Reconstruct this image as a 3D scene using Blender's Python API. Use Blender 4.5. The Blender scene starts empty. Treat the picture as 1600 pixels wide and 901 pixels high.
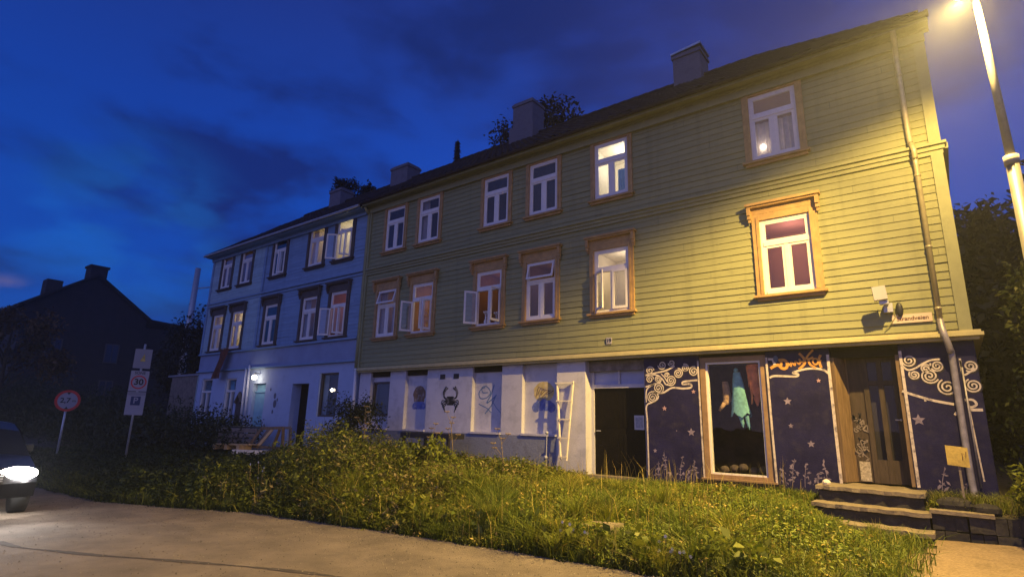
import bpy, math, random
import numpy as np
from mathutils import Vector, Matrix
random.seed(7); rng = np.random.default_rng(7)
R_ = math.radians
sc = bpy.context.scene
COL = sc.collection

# ---------------------------------------------------------------- camera, world, exposure
cam_d = bpy.data.cameras.new("camera"); cam = bpy.data.objects.new("camera", cam_d); COL.objects.link(cam)
yaw, pitch, roll = R_(-37.6927), R_(13.5306), R_(1.4155)
cy, sy, cp, sp = math.cos(yaw), math.sin(yaw), math.cos(pitch), math.sin(pitch)
F = Vector((sy*cp, cy*cp, sp)); Rt = Vector((cy, -sy, 0)); Up = Rt.cross(F)
cr, sr = math.cos(roll), math.sin(roll)
R2 = Rt*cr + Up*sr; U2 = Up*cr - Rt*sr
cam.matrix_world = Matrix(((R2.x, U2.x, -F.x, 0), (R2.y, U2.y, -F.y, 0), (R2.z, U2.z, -F.z, 0), (0, 0, 0, 1)))
cam_d.sensor_width = 36; cam_d.lens = 880.96/1600*36; cam_d.clip_start = 0.05; cam_d.clip_end = 3000
sc.camera = cam
sc.view_settings.view_transform = 'Standard'; sc.view_settings.look = 'None'
sc.view_settings.exposure = 0.0; sc.view_settings.gamma = 1.0
sc.cycles.use_denoising = True
sc.cycles.max_bounces = 6; sc.cycles.transparent_max_bounces = 16
sc.cycles.sample_clamp_indirect = 4.0

world = bpy.data.worlds.new("World"); sc.world = world; world.use_nodes = True
wn, wl = world.node_tree.nodes, world.node_tree.links
wn.clear()
def WN(t, **k):
    n = wn.new(t)
    for a, b in k.items(): setattr(n, a, b)
    return n
def wmath(op, a, b=None, clamp=False):
    n = WN('ShaderNodeMath', operation=op, use_clamp=clamp)
    for i, v in enumerate((a, b)):
        if v is None: continue
        if isinstance(v, (int, float)): n.inputs[i].default_value = v
        else: wl.new(v, n.inputs[i])
    return n.outputs[0]
def wramp(fac, stops):
    n = WN('ShaderNodeValToRGB'); e = n.color_ramp.elements
    while len(e) < len(stops): e.new(0.5)
    for el, (p, c) in zip(e, stops): el.position = p; el.color = (*c, 1)
    wl.new(fac, n.inputs[0]); return n.outputs[0]
def wmix(f, a, b):
    n = WN('ShaderNodeMix', data_type='RGBA'); 
    for s, v in ((0, f), (6, a), (7, b)):
        if isinstance(v, (int, float)): n.inputs[s].default_value = v
        elif isinstance(v, tuple): n.inputs[s].default_value = (*v, 1)
        else: wl.new(v, n.inputs[s])
    return n.outputs[2]
def wdot(vec, d):
    n = WN('ShaderNodeVectorMath', operation='DOT_PRODUCT'); wl.new(vec, n.inputs[0])
    n.inputs[1].default_value = Vector(d).normalized(); return n.outputs['Value']
def wsmooth(v, lo, hi):
    n = WN('ShaderNodeMapRange', interpolation_type='SMOOTHSTEP'); wl.new(v, n.inputs[0])
    n.inputs[1].default_value = lo; n.inputs[2].default_value = hi; return n.outputs[0]
tc = WN('ShaderNodeTexCoord'); D = tc.outputs['Generated']
sep = WN('ShaderNodeSeparateXYZ'); wl.new(D, sep.inputs[0]); elev = sep.outputs[2]
mp = WN('ShaderNodeMapping'); wl.new(D, mp.inputs[0]); mp.inputs['Scale'].default_value = (1.0, 1.0, 2.3)
mp.inputs['Location'].default_value = (3.1, 1.4, .6)
nz = WN('ShaderNodeTexNoise'); wl.new(mp.outputs[0], nz.inputs['Vector']); nz.inputs['Scale'].default_value = 2.3
nz.inputs['Detail'].default_value = 6; nz.inputs['Roughness'].default_value = .52; nz.inputs['Distortion'].default_value = .5
nz2 = WN('ShaderNodeTexNoise'); wl.new(mp.outputs[0], nz2.inputs['Vector']); nz2.inputs['Scale'].default_value = 7
nz2.inputs['Detail'].default_value = 5
clear = wramp(elev, [(0.0, (.012, .12, .50)), (.22, (.004, .09, .56)), (.45, (.007, .058, .42)), (.62, (.012, .036, .25)), (1, (.008, .015, .09))])
cloud = wramp(elev, [(0.0, (.014, .018, .09)), (.35, (.006, .024, .18)), (.8, (.008, .020, .13))])
cf = wsmooth(wmath('ADD', nz.outputs[0], wmath('MULTIPLY', wmath('SUBTRACT', nz2.outputs[0], .5), .55)), .38, .68)
left = wsmooth(wdot(D, (-1, .15, .25)), .80, 1.0)
right = wsmooth(wdot(D, (.20, .8, .6)), .70, 1.0)
cf = wmath('ADD', cf, wmath('MULTIPLY', left, .30), True)
skyc = wmix(cf, clear, cloud)
skyc = wmix(wmath('MULTIPLY', right, .30), skyc, (.035, .045, .24))
sky_patch = wmath('MULTIPLY', wmath('MULTIPLY', wsmooth(wdot(D, (-.915, .28, .25)), .982, .9998), wsmooth(nz2.outputs[0], .40, .62)), .38)
skyc = wmix(sky_patch, skyc, (.012, .17, .66))
# a last streak of lit cloud low on the left
blob = wmath('MULTIPLY', wmath('MULTIPLY', wsmooth(wdot(D, (-.980, .172, .118)), .9978, .9999), wsmooth(nz2.outputs[0], .45, .62)), .55)
skyc = wmix(blob, skyc, (.42, .30, .42))
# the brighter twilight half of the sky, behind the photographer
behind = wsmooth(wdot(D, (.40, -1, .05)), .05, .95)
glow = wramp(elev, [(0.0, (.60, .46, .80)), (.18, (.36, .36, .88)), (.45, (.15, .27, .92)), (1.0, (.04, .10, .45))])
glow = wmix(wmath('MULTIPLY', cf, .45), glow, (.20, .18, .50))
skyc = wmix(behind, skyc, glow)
nish = WN('ShaderNodeTexSky', sky_type='NISHITA'); nish.sun_disc = False
nish.sun_elevation = R_(-4); nish.sun_rotation = R_(195)
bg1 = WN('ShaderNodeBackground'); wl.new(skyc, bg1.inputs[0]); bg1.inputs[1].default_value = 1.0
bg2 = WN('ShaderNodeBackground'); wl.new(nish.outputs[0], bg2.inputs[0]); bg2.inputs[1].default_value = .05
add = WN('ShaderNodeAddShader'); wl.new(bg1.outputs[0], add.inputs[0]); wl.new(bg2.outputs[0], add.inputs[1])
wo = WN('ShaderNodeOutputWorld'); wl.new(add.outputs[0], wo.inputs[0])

# street lamp light: cut-off lantern, tilted a little to the right
def link_light(name, kind, loc, energy, color, radius=.05, parent=None):
    d = bpy.data.lights.new(name, kind); d.energy = energy; d.color = color
    d.shadow_soft_size = radius
    o = bpy.data.objects.new(name, d); COL.objects.link(o); o.location = loc
    if parent: o.parent = parent
    return o
LAMP = Vector((.80, 8.98, 5.84))
sl = link_light('street_light_beam', 'SPOT', LAMP, 2300, (1.0, .66, .18), .055)
sl.data.spot_size = R_(179); sl.data.spot_blend = .32
sl.rotation_euler = Vector((.26, .20, -1)).to_track_quat('-Z', 'Y').to_euler()
# batwing distribution: a road lantern throws more light sideways than straight ahead
sl.data.use_nodes = True
ln, ll = sl.data.node_tree.nodes, sl.data.node_tree.links
em = ln.get('Emission') or ln.new('ShaderNodeEmission')
ltc = ln.new('ShaderNodeNewGeometry')
ldot = ln.new('ShaderNodeVectorMath'); ldot.operation = 'DOT_PRODUCT'; ll.new(ltc.outputs['Incoming'], ldot.inputs[0])
ldot.inputs[1].default_value = Vector((-.75, -.35, -.55)).normalized()
lmr = ln.new('ShaderNodeMapRange'); lmr.interpolation_type = 'SMOOTHSTEP'; ll.new(ldot.outputs['Value'], lmr.inputs[0])
lmr.inputs[1].default_value = .22; lmr.inputs[2].default_value = 1.0
lmr.inputs[3].default_value = .72; lmr.inputs[4].default_value = 5.3
ll.new(lmr.outputs[0], em.inputs['Strength'])

# ---------------------------------------------------------------- materials
MATS = {}
def mat(name, col, rough=.7, var=.12, scale=3.0, bump=0.0, bscale=60, dirt=None, dirt_amt=0.0, dirt_scale=1.2,
        metal=0.0, emit=None, estr=0.0, attr=None, stretch=(1, 1, 1), spec=.4, trans=0.0):
    if name in MATS: return MATS[name]
    m = bpy.data.materials.new(name); m.use_nodes = True; MATS[name] = m
    n, l = m.node_tree.nodes, m.node_tree.links
    b = n['Principled BSDF']; b.inputs['Roughness'].default_value = rough; b.inputs['Metallic'].default_value = metal
    b.inputs['Specular IOR Level'].default_value = spec
    t = n.new('ShaderNodeTexCoord'); mpn = n.new('ShaderNodeMapping'); l.new(t.outputs['Object'], mpn.inputs[0])
    mpn.inputs['Scale'].default_value = stretch
    nz = n.new('ShaderNodeTexNoise'); l.new(mpn.outputs[0], nz.inputs['Vector']); nz.inputs['Scale'].default_value = scale
    nz.inputs['Detail'].default_value = 6; nz.inputs['Roughness'].default_value = .6
    r = n.new('ShaderNodeValToRGB'); l.new(nz.outputs[0], r.inputs[0])
    c = Vector(col)
    r.color_ramp.elements[0].position = .3; r.color_ramp.elements[0].color = (*(c*(1-var)), 1)
    r.color_ramp.elements[1].position = .7; r.color_ramp.elements[1].color = (*[min(1, x) for x in c*(1+var)], 1)
    out = r.outputs[0]
    if attr:
        a = n.new('ShaderNodeAttribute'); a.attribute_name = 'v'
        r2 = n.new('ShaderNodeValToRGB'); l.new(a.outputs['Fac'], r2.inputs[0]); e = r2.color_ramp.elements
        while len(e) < len(attr): e.new(.5)
        for el, (p, cc) in zip(e, attr): el.position = p; el.color = (*cc, 1)
        mx = n.new('ShaderNodeMix'); mx.data_type = 'RGBA'; mx.blend_type = 'MULTIPLY'; mx.inputs[0].default_value = 1
        mr = n.new('ShaderNodeValToRGB'); l.new(nz.outputs[0], mr.inputs[0])
        mr.color_ramp.elements[0].position = .3; mr.color_ramp.elements[0].color = (1-var,)*3+(1,)
        mr.color_ramp.elements[1].position = .7; mr.color_ramp.elements[1].color = (1, 1, 1, 1)
        l.new(r2.outputs[0], mx.inputs[6]); l.new(mr.outputs[0], mx.inputs[7]); out = mx.outputs[2]
    if dirt:
        d = n.new('ShaderNodeTexNoise'); l.new(mpn.outputs[0], d.inputs['Vector']); d.inputs['Scale'].default_value = dirt_scale
        d.inputs['Detail'].default_value = 9; d.inputs['Roughness'].default_value = .68
        dr = n.new('ShaderNodeMapRange'); l.new(d.outputs[0], dr.inputs[0]); dr.inputs[1].default_value = .50; dr.inputs[2].default_value = .72
        dr.inputs[4].default_value = dirt_amt
        mx = n.new('ShaderNodeMix'); mx.data_type = 'RGBA'; l.new(dr.outputs[0], mx.inputs[0]); l.new(out, mx.inputs[6])
        mx.inputs[7].default_value = (*dirt, 1); out = mx.outputs[2]
    l.new(out, b.inputs['Base Color'])
    if bump:
        bz = n.new('ShaderNodeTexNoise'); l.new(mpn.outputs[0], bz.inputs['Vector']); bz.inputs['Scale'].default_value = bscale
        bz.inputs['Detail'].default_value = 4
        bn = n.new('ShaderNodeBump'); l.new(bz.outputs[0], bn.inputs['Height']); bn.inputs['Strength'].default_value = bump
        bn.inputs['Distance'].default_value = .02; l.new(bn.outputs[0], b.inputs['Normal'])
    if emit: b.inputs['Emission Color'].default_value = (*emit, 1); b.inputs['Emission Strength'].default_value = estr
    if trans:
        o = n['Material Output']; tr = n.new('ShaderNodeBsdfTranslucent'); l.new(out, tr.inputs[0])
        ms = n.new('ShaderNodeMixShader'); ms.inputs[0].default_value = trans
        l.new(b.outputs[0], ms.inputs[1]); l.new(tr.outputs[0], ms.inputs[2]); l.new(ms.outputs[0], o.inputs[0])
    return m

def glass(name, tint=(.9, .92, .95), refl=1.0, rough=.0):
    m = bpy.data.materials.new(name); m.use_nodes = True; n, l = m.node_tree.nodes, m.node_tree.links
    n.remove(n['Principled BSDF'])
    tr = n.new('ShaderNodeBsdfTransparent'); tr.inputs[0].default_value = (*tint, 1)
    gl = n.new('ShaderNodeBsdfGlossy'); gl.inputs['Roughness'].default_value = rough
    lw = n.new('ShaderNodeLayerWeight'); lw.inputs[0].default_value = .5
    p5 = n.new('ShaderNodeMath'); p5.operation = 'POWER'; l.new(lw.outputs['Facing'], p5.inputs[0]); p5.inputs[1].default_value = 4.0
    fr = n.new('ShaderNodeMath'); fr.operation = 'MULTIPLY_ADD'; l.new(p5.outputs[0], fr.inputs[0]); fr.inputs[1].default_value = .90; fr.inputs[2].default_value = .05
    mu = n.new('ShaderNodeMath'); mu.operation = 'MULTIPLY'; mu.use_clamp = True; l.new(fr.outputs[0], mu.inputs[0]); mu.inputs[1].default_value = 1.8*refl
    nz = n.new('ShaderNodeTexNoise'); nz.inputs['Scale'].default_value = 2.2; t = n.new('ShaderNodeTexCoord'); l.new(t.outputs['Object'], nz.inputs['Vector'])
    bn = n.new('ShaderNodeBump'); bn.inputs['Strength'].default_value = .08; bn.inputs['Distance'].default_value = .05
    l.new(nz.outputs[0], bn.inputs['Height']); l.new(bn.outputs[0], gl.inputs['Normal'])
    ms = n.new('ShaderNodeMixShader'); l.new(mu.outputs[0], ms.inputs[0]); l.new(tr.outputs[0], ms.inputs[1]); l.new(gl.outputs[0], ms.inputs[2])
    l.new(ms.outputs[0], n['Material Output'].inputs[0]); return m

def boards_mat(name, col, pitch_, dirt, dirt_amt, var=.10, stain=(.16, .13, .07)):
    """painted clapboards: every board a slightly different tone, long weathering streaks and knots"""
    m = bpy.data.materials.new(name); m.use_nodes = True; n, l = m.node_tree.nodes, m.node_tree.links
    b = n['Principled BSDF']; b.inputs['Roughness'].default_value = .62; b.inputs['Specular IOR Level'].default_value = .3
    t = n.new('ShaderNodeTexCoord'); s = n.new('ShaderNodeSeparateXYZ'); l.new(t.outputs['Object'], s.inputs[0])
    def M(op, a, b2):
        q = n.new('ShaderNodeMath'); q.operation = op
        for i, v in enumerate((a, b2)):
            if v is None: continue
            if isinstance(v, (int, float)): q.inputs[i].default_value = v
            else: l.new(v, q.inputs[i])
        return q.outputs[0]
    row = M('FLOOR', M('DIVIDE', s.outputs[2], pitch_), None)
    # butt joints: each row is cut into planks about four metres long
    sh = M('MULTIPLY', M('FRACT', M('MULTIPLY', row, .618), None), 6.4)
    plank = M('FLOOR', M('DIVIDE', M('ADD', s.outputs[0], sh), 6.4), None)
    cb = n.new('ShaderNodeCombineXYZ'); l.new(plank, cb.inputs[0]); l.new(row, cb.inputs[2])
    wn_ = n.new('ShaderNodeTexWhiteNoise'); l.new(cb.outputs[0], wn_.inputs[0])
    mp_ = n.new('ShaderNodeMapping'); l.new(t.outputs['Object'], mp_.inputs[0]); mp_.inputs['Scale'].default_value = (1, 1, 9)
    nz = n.new('ShaderNodeTexNoise'); l.new(mp_.outputs[0], nz.inputs['Vector']); nz.inputs['Scale'].default_value = 1.6
    nz.inputs['Detail'].default_value = 8; nz.inputs['Roughness'].default_value = .7
    val = M('ADD', M('MULTIPLY', wn_.outputs[0], .36), M('MULTIPLY', nz.outputs[0], .64))
    r = n.new('ShaderNodeValToRGB'); l.new(val, r.inputs[0]); c = Vector(col)
    r.color_ramp.elements[0].position = .15; r.color_ramp.elements[0].color = (*(c*(1-var*1.4)), 1)
    r.color_ramp.elements[1].position = .85; r.color_ramp.elements[1].color = (*(c*(1+var)), 1)
    d = n.new('ShaderNodeTexNoise'); mp2 = n.new('ShaderNodeMapping'); l.new(t.outputs['Object'], mp2.inputs[0]); mp2.inputs['Scale'].default_value = (1, 1, 3.5)
    l.new(mp2.outputs[0], d.inputs['Vector']); d.inputs['Scale'].default_value = 2.4; d.inputs['Detail'].default_value = 10; d.inputs['Roughness'].default_value = .72
    dr = n.new('ShaderNodeMapRange'); l.new(d.outputs[0], dr.inputs[0]); dr.inputs[1].default_value = .53; dr.inputs[2].default_value = .74; dr.inputs[4].default_value = dirt_amt
    mx = n.new('ShaderNodeMix'); mx.data_type = 'RGBA'; l.new(dr.outputs[0], mx.inputs[0]); l.new(r.outputs[0], mx.inputs[6]); mx.inputs[7].default_value = (*dirt, 1)
    jf = M('FRACT', M('DIVIDE', M('ADD', s.outputs[0], sh), 6.4), None); jm = M('MULTIPLY', M('LESS_THAN', jf, .0012), .6)
    mpS = n.new('ShaderNodeMapping'); l.new(t.outputs['Object'], mpS.inputs[0]); mpS.inputs['Scale'].default_value = (5.5, 1, .35)
    ns = n.new('ShaderNodeTexNoise'); l.new(mpS.outputs[0], ns.inputs['Vector']); ns.inputs['Scale'].default_value = 1.3; ns.inputs['Detail'].default_value = 7
    sr = n.new('ShaderNodeMapRange'); l.new(ns.outputs[0], sr.inputs[0]); sr.inputs[1].default_value = .52; sr.inputs[2].default_value = .75; sr.inputs[4].default_value = .3
    m1 = n.new('ShaderNodeMix'); m1.data_type = 'RGBA'; l.new(sr.outputs[0], m1.inputs[0]); l.new(mx.outputs[2], m1.inputs[6]); m1.inputs[7].default_value = (*(Vector(dirt)*.9), 1)
    npz = n.new('ShaderNodeTexNoise'); mpP = n.new('ShaderNodeMapping'); l.new(t.outputs['Object'], mpP.inputs[0]); mpP.inputs['Scale'].default_value = (2.2, 1, 11)
    l.new(mpP.outputs[0], npz.inputs['Vector']); npz.inputs['Scale'].default_value = 2.6; npz.inputs['Detail'].default_value = 8; npz.inputs['Roughness'].default_value = .75
    pr0 = n.new('ShaderNodeMapRange'); l.new(npz.outputs[0], pr0.inputs[0]); pr0.inputs[1].default_value = .635; pr0.inputs[2].default_value = .68; pr0.inputs[4].default_value = .75
    m2 = n.new('ShaderNodeMix'); m2.data_type = 'RGBA'; l.new(pr0.outputs[0], m2.inputs[0]); l.new(m1.outputs[2], m2.inputs[6]); m2.inputs[7].default_value = (.20, .17, .13, 1)
    m3 = n.new('ShaderNodeMix'); m3.data_type = 'RGBA'; l.new(jm, m3.inputs[0]); l.new(m2.outputs[2], m3.inputs[6]); m3.inputs[7].default_value = (.05, .045, .03, 1); mx = m3
    # knots
    mp3 = n.new('ShaderNodeMapping'); l.new(t.outputs['Object'], mp3.inputs[0]); mp3.inputs['Scale'].default_value = (1, 0, 1.8)
    vo = n.new('ShaderNodeTexVoronoi'); l.new(mp3.outputs[0], vo.inputs['Vector']); vo.inputs['Scale'].default_value = 2.6
    kr = n.new('ShaderNodeMapRange'); l.new(vo.outputs['Distance'], kr.inputs[0]); kr.inputs[1].default_value = .10; kr.inputs[2].default_value = .03; kr.inputs[3].default_value = 0; kr.inputs[4].default_value = .6
    mk = n.new('ShaderNodeMix'); mk.data_type = 'RGBA'; l.new(kr.outputs[0], mk.inputs[0]); l.new(mx.outputs[2], mk.inputs[6]); mk.inputs[7].default_value = (*stain, 1)
    l.new(mk.outputs[2], b.inputs['Base Color'])
    bn = n.new('ShaderNodeBump'); l.new(nz.outputs[0], bn.inputs['Height']); bn.inputs['Strength'].default_value = .35; bn.inputs['Distance'].default_value = .01
    l.new(bn.outputs[0], b.inputs['Normal']); return m

M_GREEN = boards_mat('green_boards', (.245, .245, .120), .145, (.14, .135, .07), .55)
M_GREENTRIM = mat('green_trim', (.25, .25, .125), .6, .12, 6, .2, 40, (.15, .14, .08), .4, 3)
M_BLUEB = boards_mat('blue_boards', (.205, .315, .46), .135, (.12, .19, .30), .7, .12)
M_BLUELIT = boards_mat('lit_blue_boards', (.32, .45, .50), .135, (.16, .24, .30), .8, .12)  # paler copy of the blue boards: light on the left section put into colour
M_LILAC = mat('lilac_render', (.23, .29, .43), .8, .1, 2, .2, 30, (.20, .21, .33), .5)
M_WHITE = mat('whitewashed_render', (.52, .51, .565), .8, .08, 1.5, .25, 25, (.27, .27, .32), .65, 2.6)
M_BWHITE = mat('pale_blue_render', (.38, .46, .62), .8, .08, 1.8, .25, 25, (.24, .29, .42), .6, 1.8)
M_PLINTH = mat('plinth_render', (.20, .22, .30), .85, .2, 2.5, .4, 20, (.09, .09, .11), .8, 2.5)
M_PURPLE = mat('purple_mural_paint', (.017, .016, .062), .75, .25, 2.2, .2, 30, (.05, .045, .07), .5, 5, spec=.08)
M_DARKBAND = mat('dark_header', (.02, .017, .017), .8, .3, 5, spec=.1)
M_MURALW = mat('mural_white_paint', (.58, .50, .44), .7, .12, 20, dirt=(.03, .022, .07), dirt_amt=.9, dirt_scale=9, spec=.1)
M_MURALB = mat('mural_shade_paint', (.015, .012, .02), .7, .1, 20)
M_MURALO = mat('mural_orange_paint', (.62, .30, .08), .7, .3, 18, dirt=(.03, .022, .07), dirt_amt=.9, dirt_scale=9, spec=.1)
M_MURALG = mat('mural_faint_grey', (.22, .18, .25), .8, .35, 14, dirt=(.03, .022, .07), dirt_amt=.9, dirt_scale=5, spec=.1)
M_STAR = mat('mural_pink_star', (.42, .26, .28), .8, .2, 30, dirt=(.03, .022, .07), dirt_amt=.9, dirt_scale=9, spec=.1)
M_OCHRE = mat('ochre_casing', (.38, .235, .095), .6, .2, 7, .2, 40, (.22, .12, .05), .4, 5)
M_BROWN = mat('brown_casing', (.075, .060, .055), .65, .25, 7, .2, 40)
M_WIN = mat('window_white', (.72, .68, .64), .45, .05, 8)
M_GLASS = glass('window_glass'); M_GLASSD = glass('shop_glass', (.92, .92, .92), .35)
M_ROOMD = mat('dark_room', (.035, .032, .045), .9, .2, 1)
M_ROOMW = mat('warm_room', (.30, .16, .09), .9, .3, 1.5)
M_ROOMC = mat('cream_room', (.72, .66, .52), .9, .08, 1)
M_ROOMP = mat('pink_room', (.45, .30, .15), .9, .1, 1)
M_CURT = mat('curtain', (.55, .48, .46), .9, .12, 8, trans=.35)
M_CURTB = mat('blue_curtain', (.12, .22, .42), .9, .12, 8, trans=.3)
M_TILE = mat('roof_tile', (.030, .022, .022), .8, .3, 6, .3, 30, spec=.15)
M_CHIM = mat('chimney_render', (.16, .15, .17), .9, .2, 3, .4, 20, (.06, .05, .05), .6, 3)
M_ZINC = mat('zinc_sheet', (.42, .44, .46), .42, .2, 6, metal=.75)
M_PIPE = mat('downpipe_paint', (.42, .36, .20), .38, .15, 10, metal=.25, spec=.6)
M_PIPEZ = mat('worn_zinc_pipe', (.34, .31, .30), .45, .3, 10, metal=.4)
M_PIPEW = mat('white_pipe', (.65, .65, .68), .4, .05)
M_BLACK = mat('black_door', (.006, .005, .005), .6, .3, 4, .2, 30, spec=.12)
M_WOODB = mat('old_brown_wood', (.20, .13, .07), .65, .3, 5, .3, 40, (.10, .06, .03), .6, 4, stretch=(4, 4, .6))
M_WOODSHADE = mat('shaded_door_wood', (.060, .042, .030), .7, .35, 5, .3, 40, (.04, .03, .02), .6, 4, stretch=(4, 4, .6))  # door wood darkened: shade of the deep doorway put into its colour
M_BDOOR = mat('light_blue_door', (.20, .40, .52), .55, .1, 4)
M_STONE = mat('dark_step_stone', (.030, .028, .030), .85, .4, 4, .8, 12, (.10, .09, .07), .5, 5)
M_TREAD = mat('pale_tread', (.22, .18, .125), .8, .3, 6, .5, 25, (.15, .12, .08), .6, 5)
M_WOODY = mat('raw_plank', (.62, .42, .20), .7, .2, 6, .2, 40)
M_WOODW = mat('pale_plank', (.75, .68, .52), .7, .12, 6)
M_WOODG = mat('grey_wood', (.20, .16, .13), .8, .3, 6, .3, 40)
M_METALD = mat('dark_metal', (.03, .03, .035), .5, .2, 5, metal=.4)
M_METALG = mat('galvanised', (.50, .50, .50), .42, .15, 12, metal=.5)
M_SIGNW = mat('sign_white', (.34, .32, .35), .5, .04)
M_SIGNR = mat('sign_red', (.60, .03, .03), .5, .05)
M_SIGNK = mat('sign_black', (.015, .015, .015), .5, .05)
M_SIGNB = mat('sign_blue', (.01, .025, .10), .5, .05)
M_SIGNG = mat('sign_grey', (.25, .24, .26), .5, .05)
M_SIGNY = mat('yellow_board', (.55, .40, .10), .7, .25, 8, .2, 30, (.22, .15, .05), .5, 6)
M_ENAMEL = mat('street_plate', (.60, .46, .34), .5, .08)
M_LETTER = mat('letter_brown', (.10, .05, .03), .5, .05)
M_ASPH = mat('asphalt', (.205, .168, .134), .85, .30, 1.3, .9, 130, (.095, .08, .072), .75, 1.1)
M_SEAM = mat('asphalt_seam', (.07, .06, .055), .9, .3, 9, .5, 60)
M_SOIL = mat('soil', (.06, .05, .03), .95, .3, 3, .8, 20)
M_GRAVEL = mat('gravel', (.26, .19, .12), .9, .3, 30, 1.0, 70, (.12, .09, .05), .7, 3)
GRASS_R = [(0, (.035, .060, .010)), (.45, (.075, .115, .014)), (.75, (.130, .150, .022)), (.92, (.20, .18, .05)), (1, (.30, .25, .11))]
WEED_R = [(0, (.030, .045, .010)), (.45, (.090, .120, .014)), (.75, (.20, .23, .022)), (.93, (.27, .26, .05)), (1, (.32, .26, .11))]
GRASS_R = [(p, (min(1, c[0]*2.1), min(1, c[1]*1.9), c[2]*1.2)) for p, c in GRASS_R]
M_GRASS = mat('grass_blade', (1, 1, 1), .6, .35, 1.3, attr=GRASS_R, trans=.25)
M_WEED = mat('weed_leaf', (1, 1, 1), .6, .4, .9, attr=WEED_R, trans=.25)
M_BUSHY = mat('bright_bush_leaf', (1, 1, 1), .6, .25, 2, attr=[(0, (.09, .13, .012)), (1, (.24, .26, .035))], trans=.3)
M_BUSHD = mat('dark_bush_leaf', (1, 1, 1), .6, .35, 2, attr=[(0, (.015, .025, .010)), (1, (.050, .062, .022))], trans=.2)
M_TREED = mat('tree_leaf_dark', (1, 1, 1), .7, .35, .6, attr=[(0, (.008, .010, .006)), (1, (.022, .026, .014))], trans=.1)
M_TREEL = mat('tree_leaf', (1, 1, 1), .6, .35, .9, attr=[(0, (.020, .035, .010)), (.6, (.07, .09, .018)), (1, (.18, .18, .04))], trans=.25)
M_TREEO = mat('autumn_leaf', (1, 1, 1), .6, .35, .9, attr=[(0, (.05, .04, .015)), (1, (.22, .12, .05))], trans=.2)
M_BARK = mat('bark', (.06, .045, .035), .9, .3, 6, .6, 20)
M_FLOWER = mat('white_flower', (.75, .72, .68), .7, .05, 8)
M_STEMD = mat('dry_stem', (.22, .16, .08), .8, .3, 8)
M_DARKH = mat('dark_timber_house', (.022, .018, .020), .9, .3, 2, .3, 20)
M_DARKR = mat('dark_house_roof', (.012, .011, .013), .9, .2, 3)
M_CAR = mat('car_paint', (.012, .012, .016), .35, .05, 3, metal=.5, spec=.6)
M_TYRE = mat('tyre_rubber', (.012, .012, .012), .8, .1, 10)
M_HEAD = mat('headlight_lens', (.9, .9, .9), .2, 0, 1, emit=(1.0, .93, .85), estr=70)
M_LENS = mat('lamp_lens', (.9, .8, .5), .3, 0, 1, emit=(1.0, .66, .22), estr=60)
M_BULB = mat('bulb', (.9, .85, .7), .3, 0, 1, emit=(1.0, .85, .60), estr=14)
M_BULBW = mat('warm_bulb', (.9, .7, .4), .3, 0, 1, emit=(1.0, .62, .25), estr=9)
M_FLAG = mat('flag_cloth', (.13, .045, .035), .9, .3, 6, trans=.15)
M_TEAL = mat('teal_fabric', (.16, .40, .42), .85, .35, 14)
M_REDF = mat('red_orange_fabric', (.85, .24, .08), .8, .35, 9)

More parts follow.
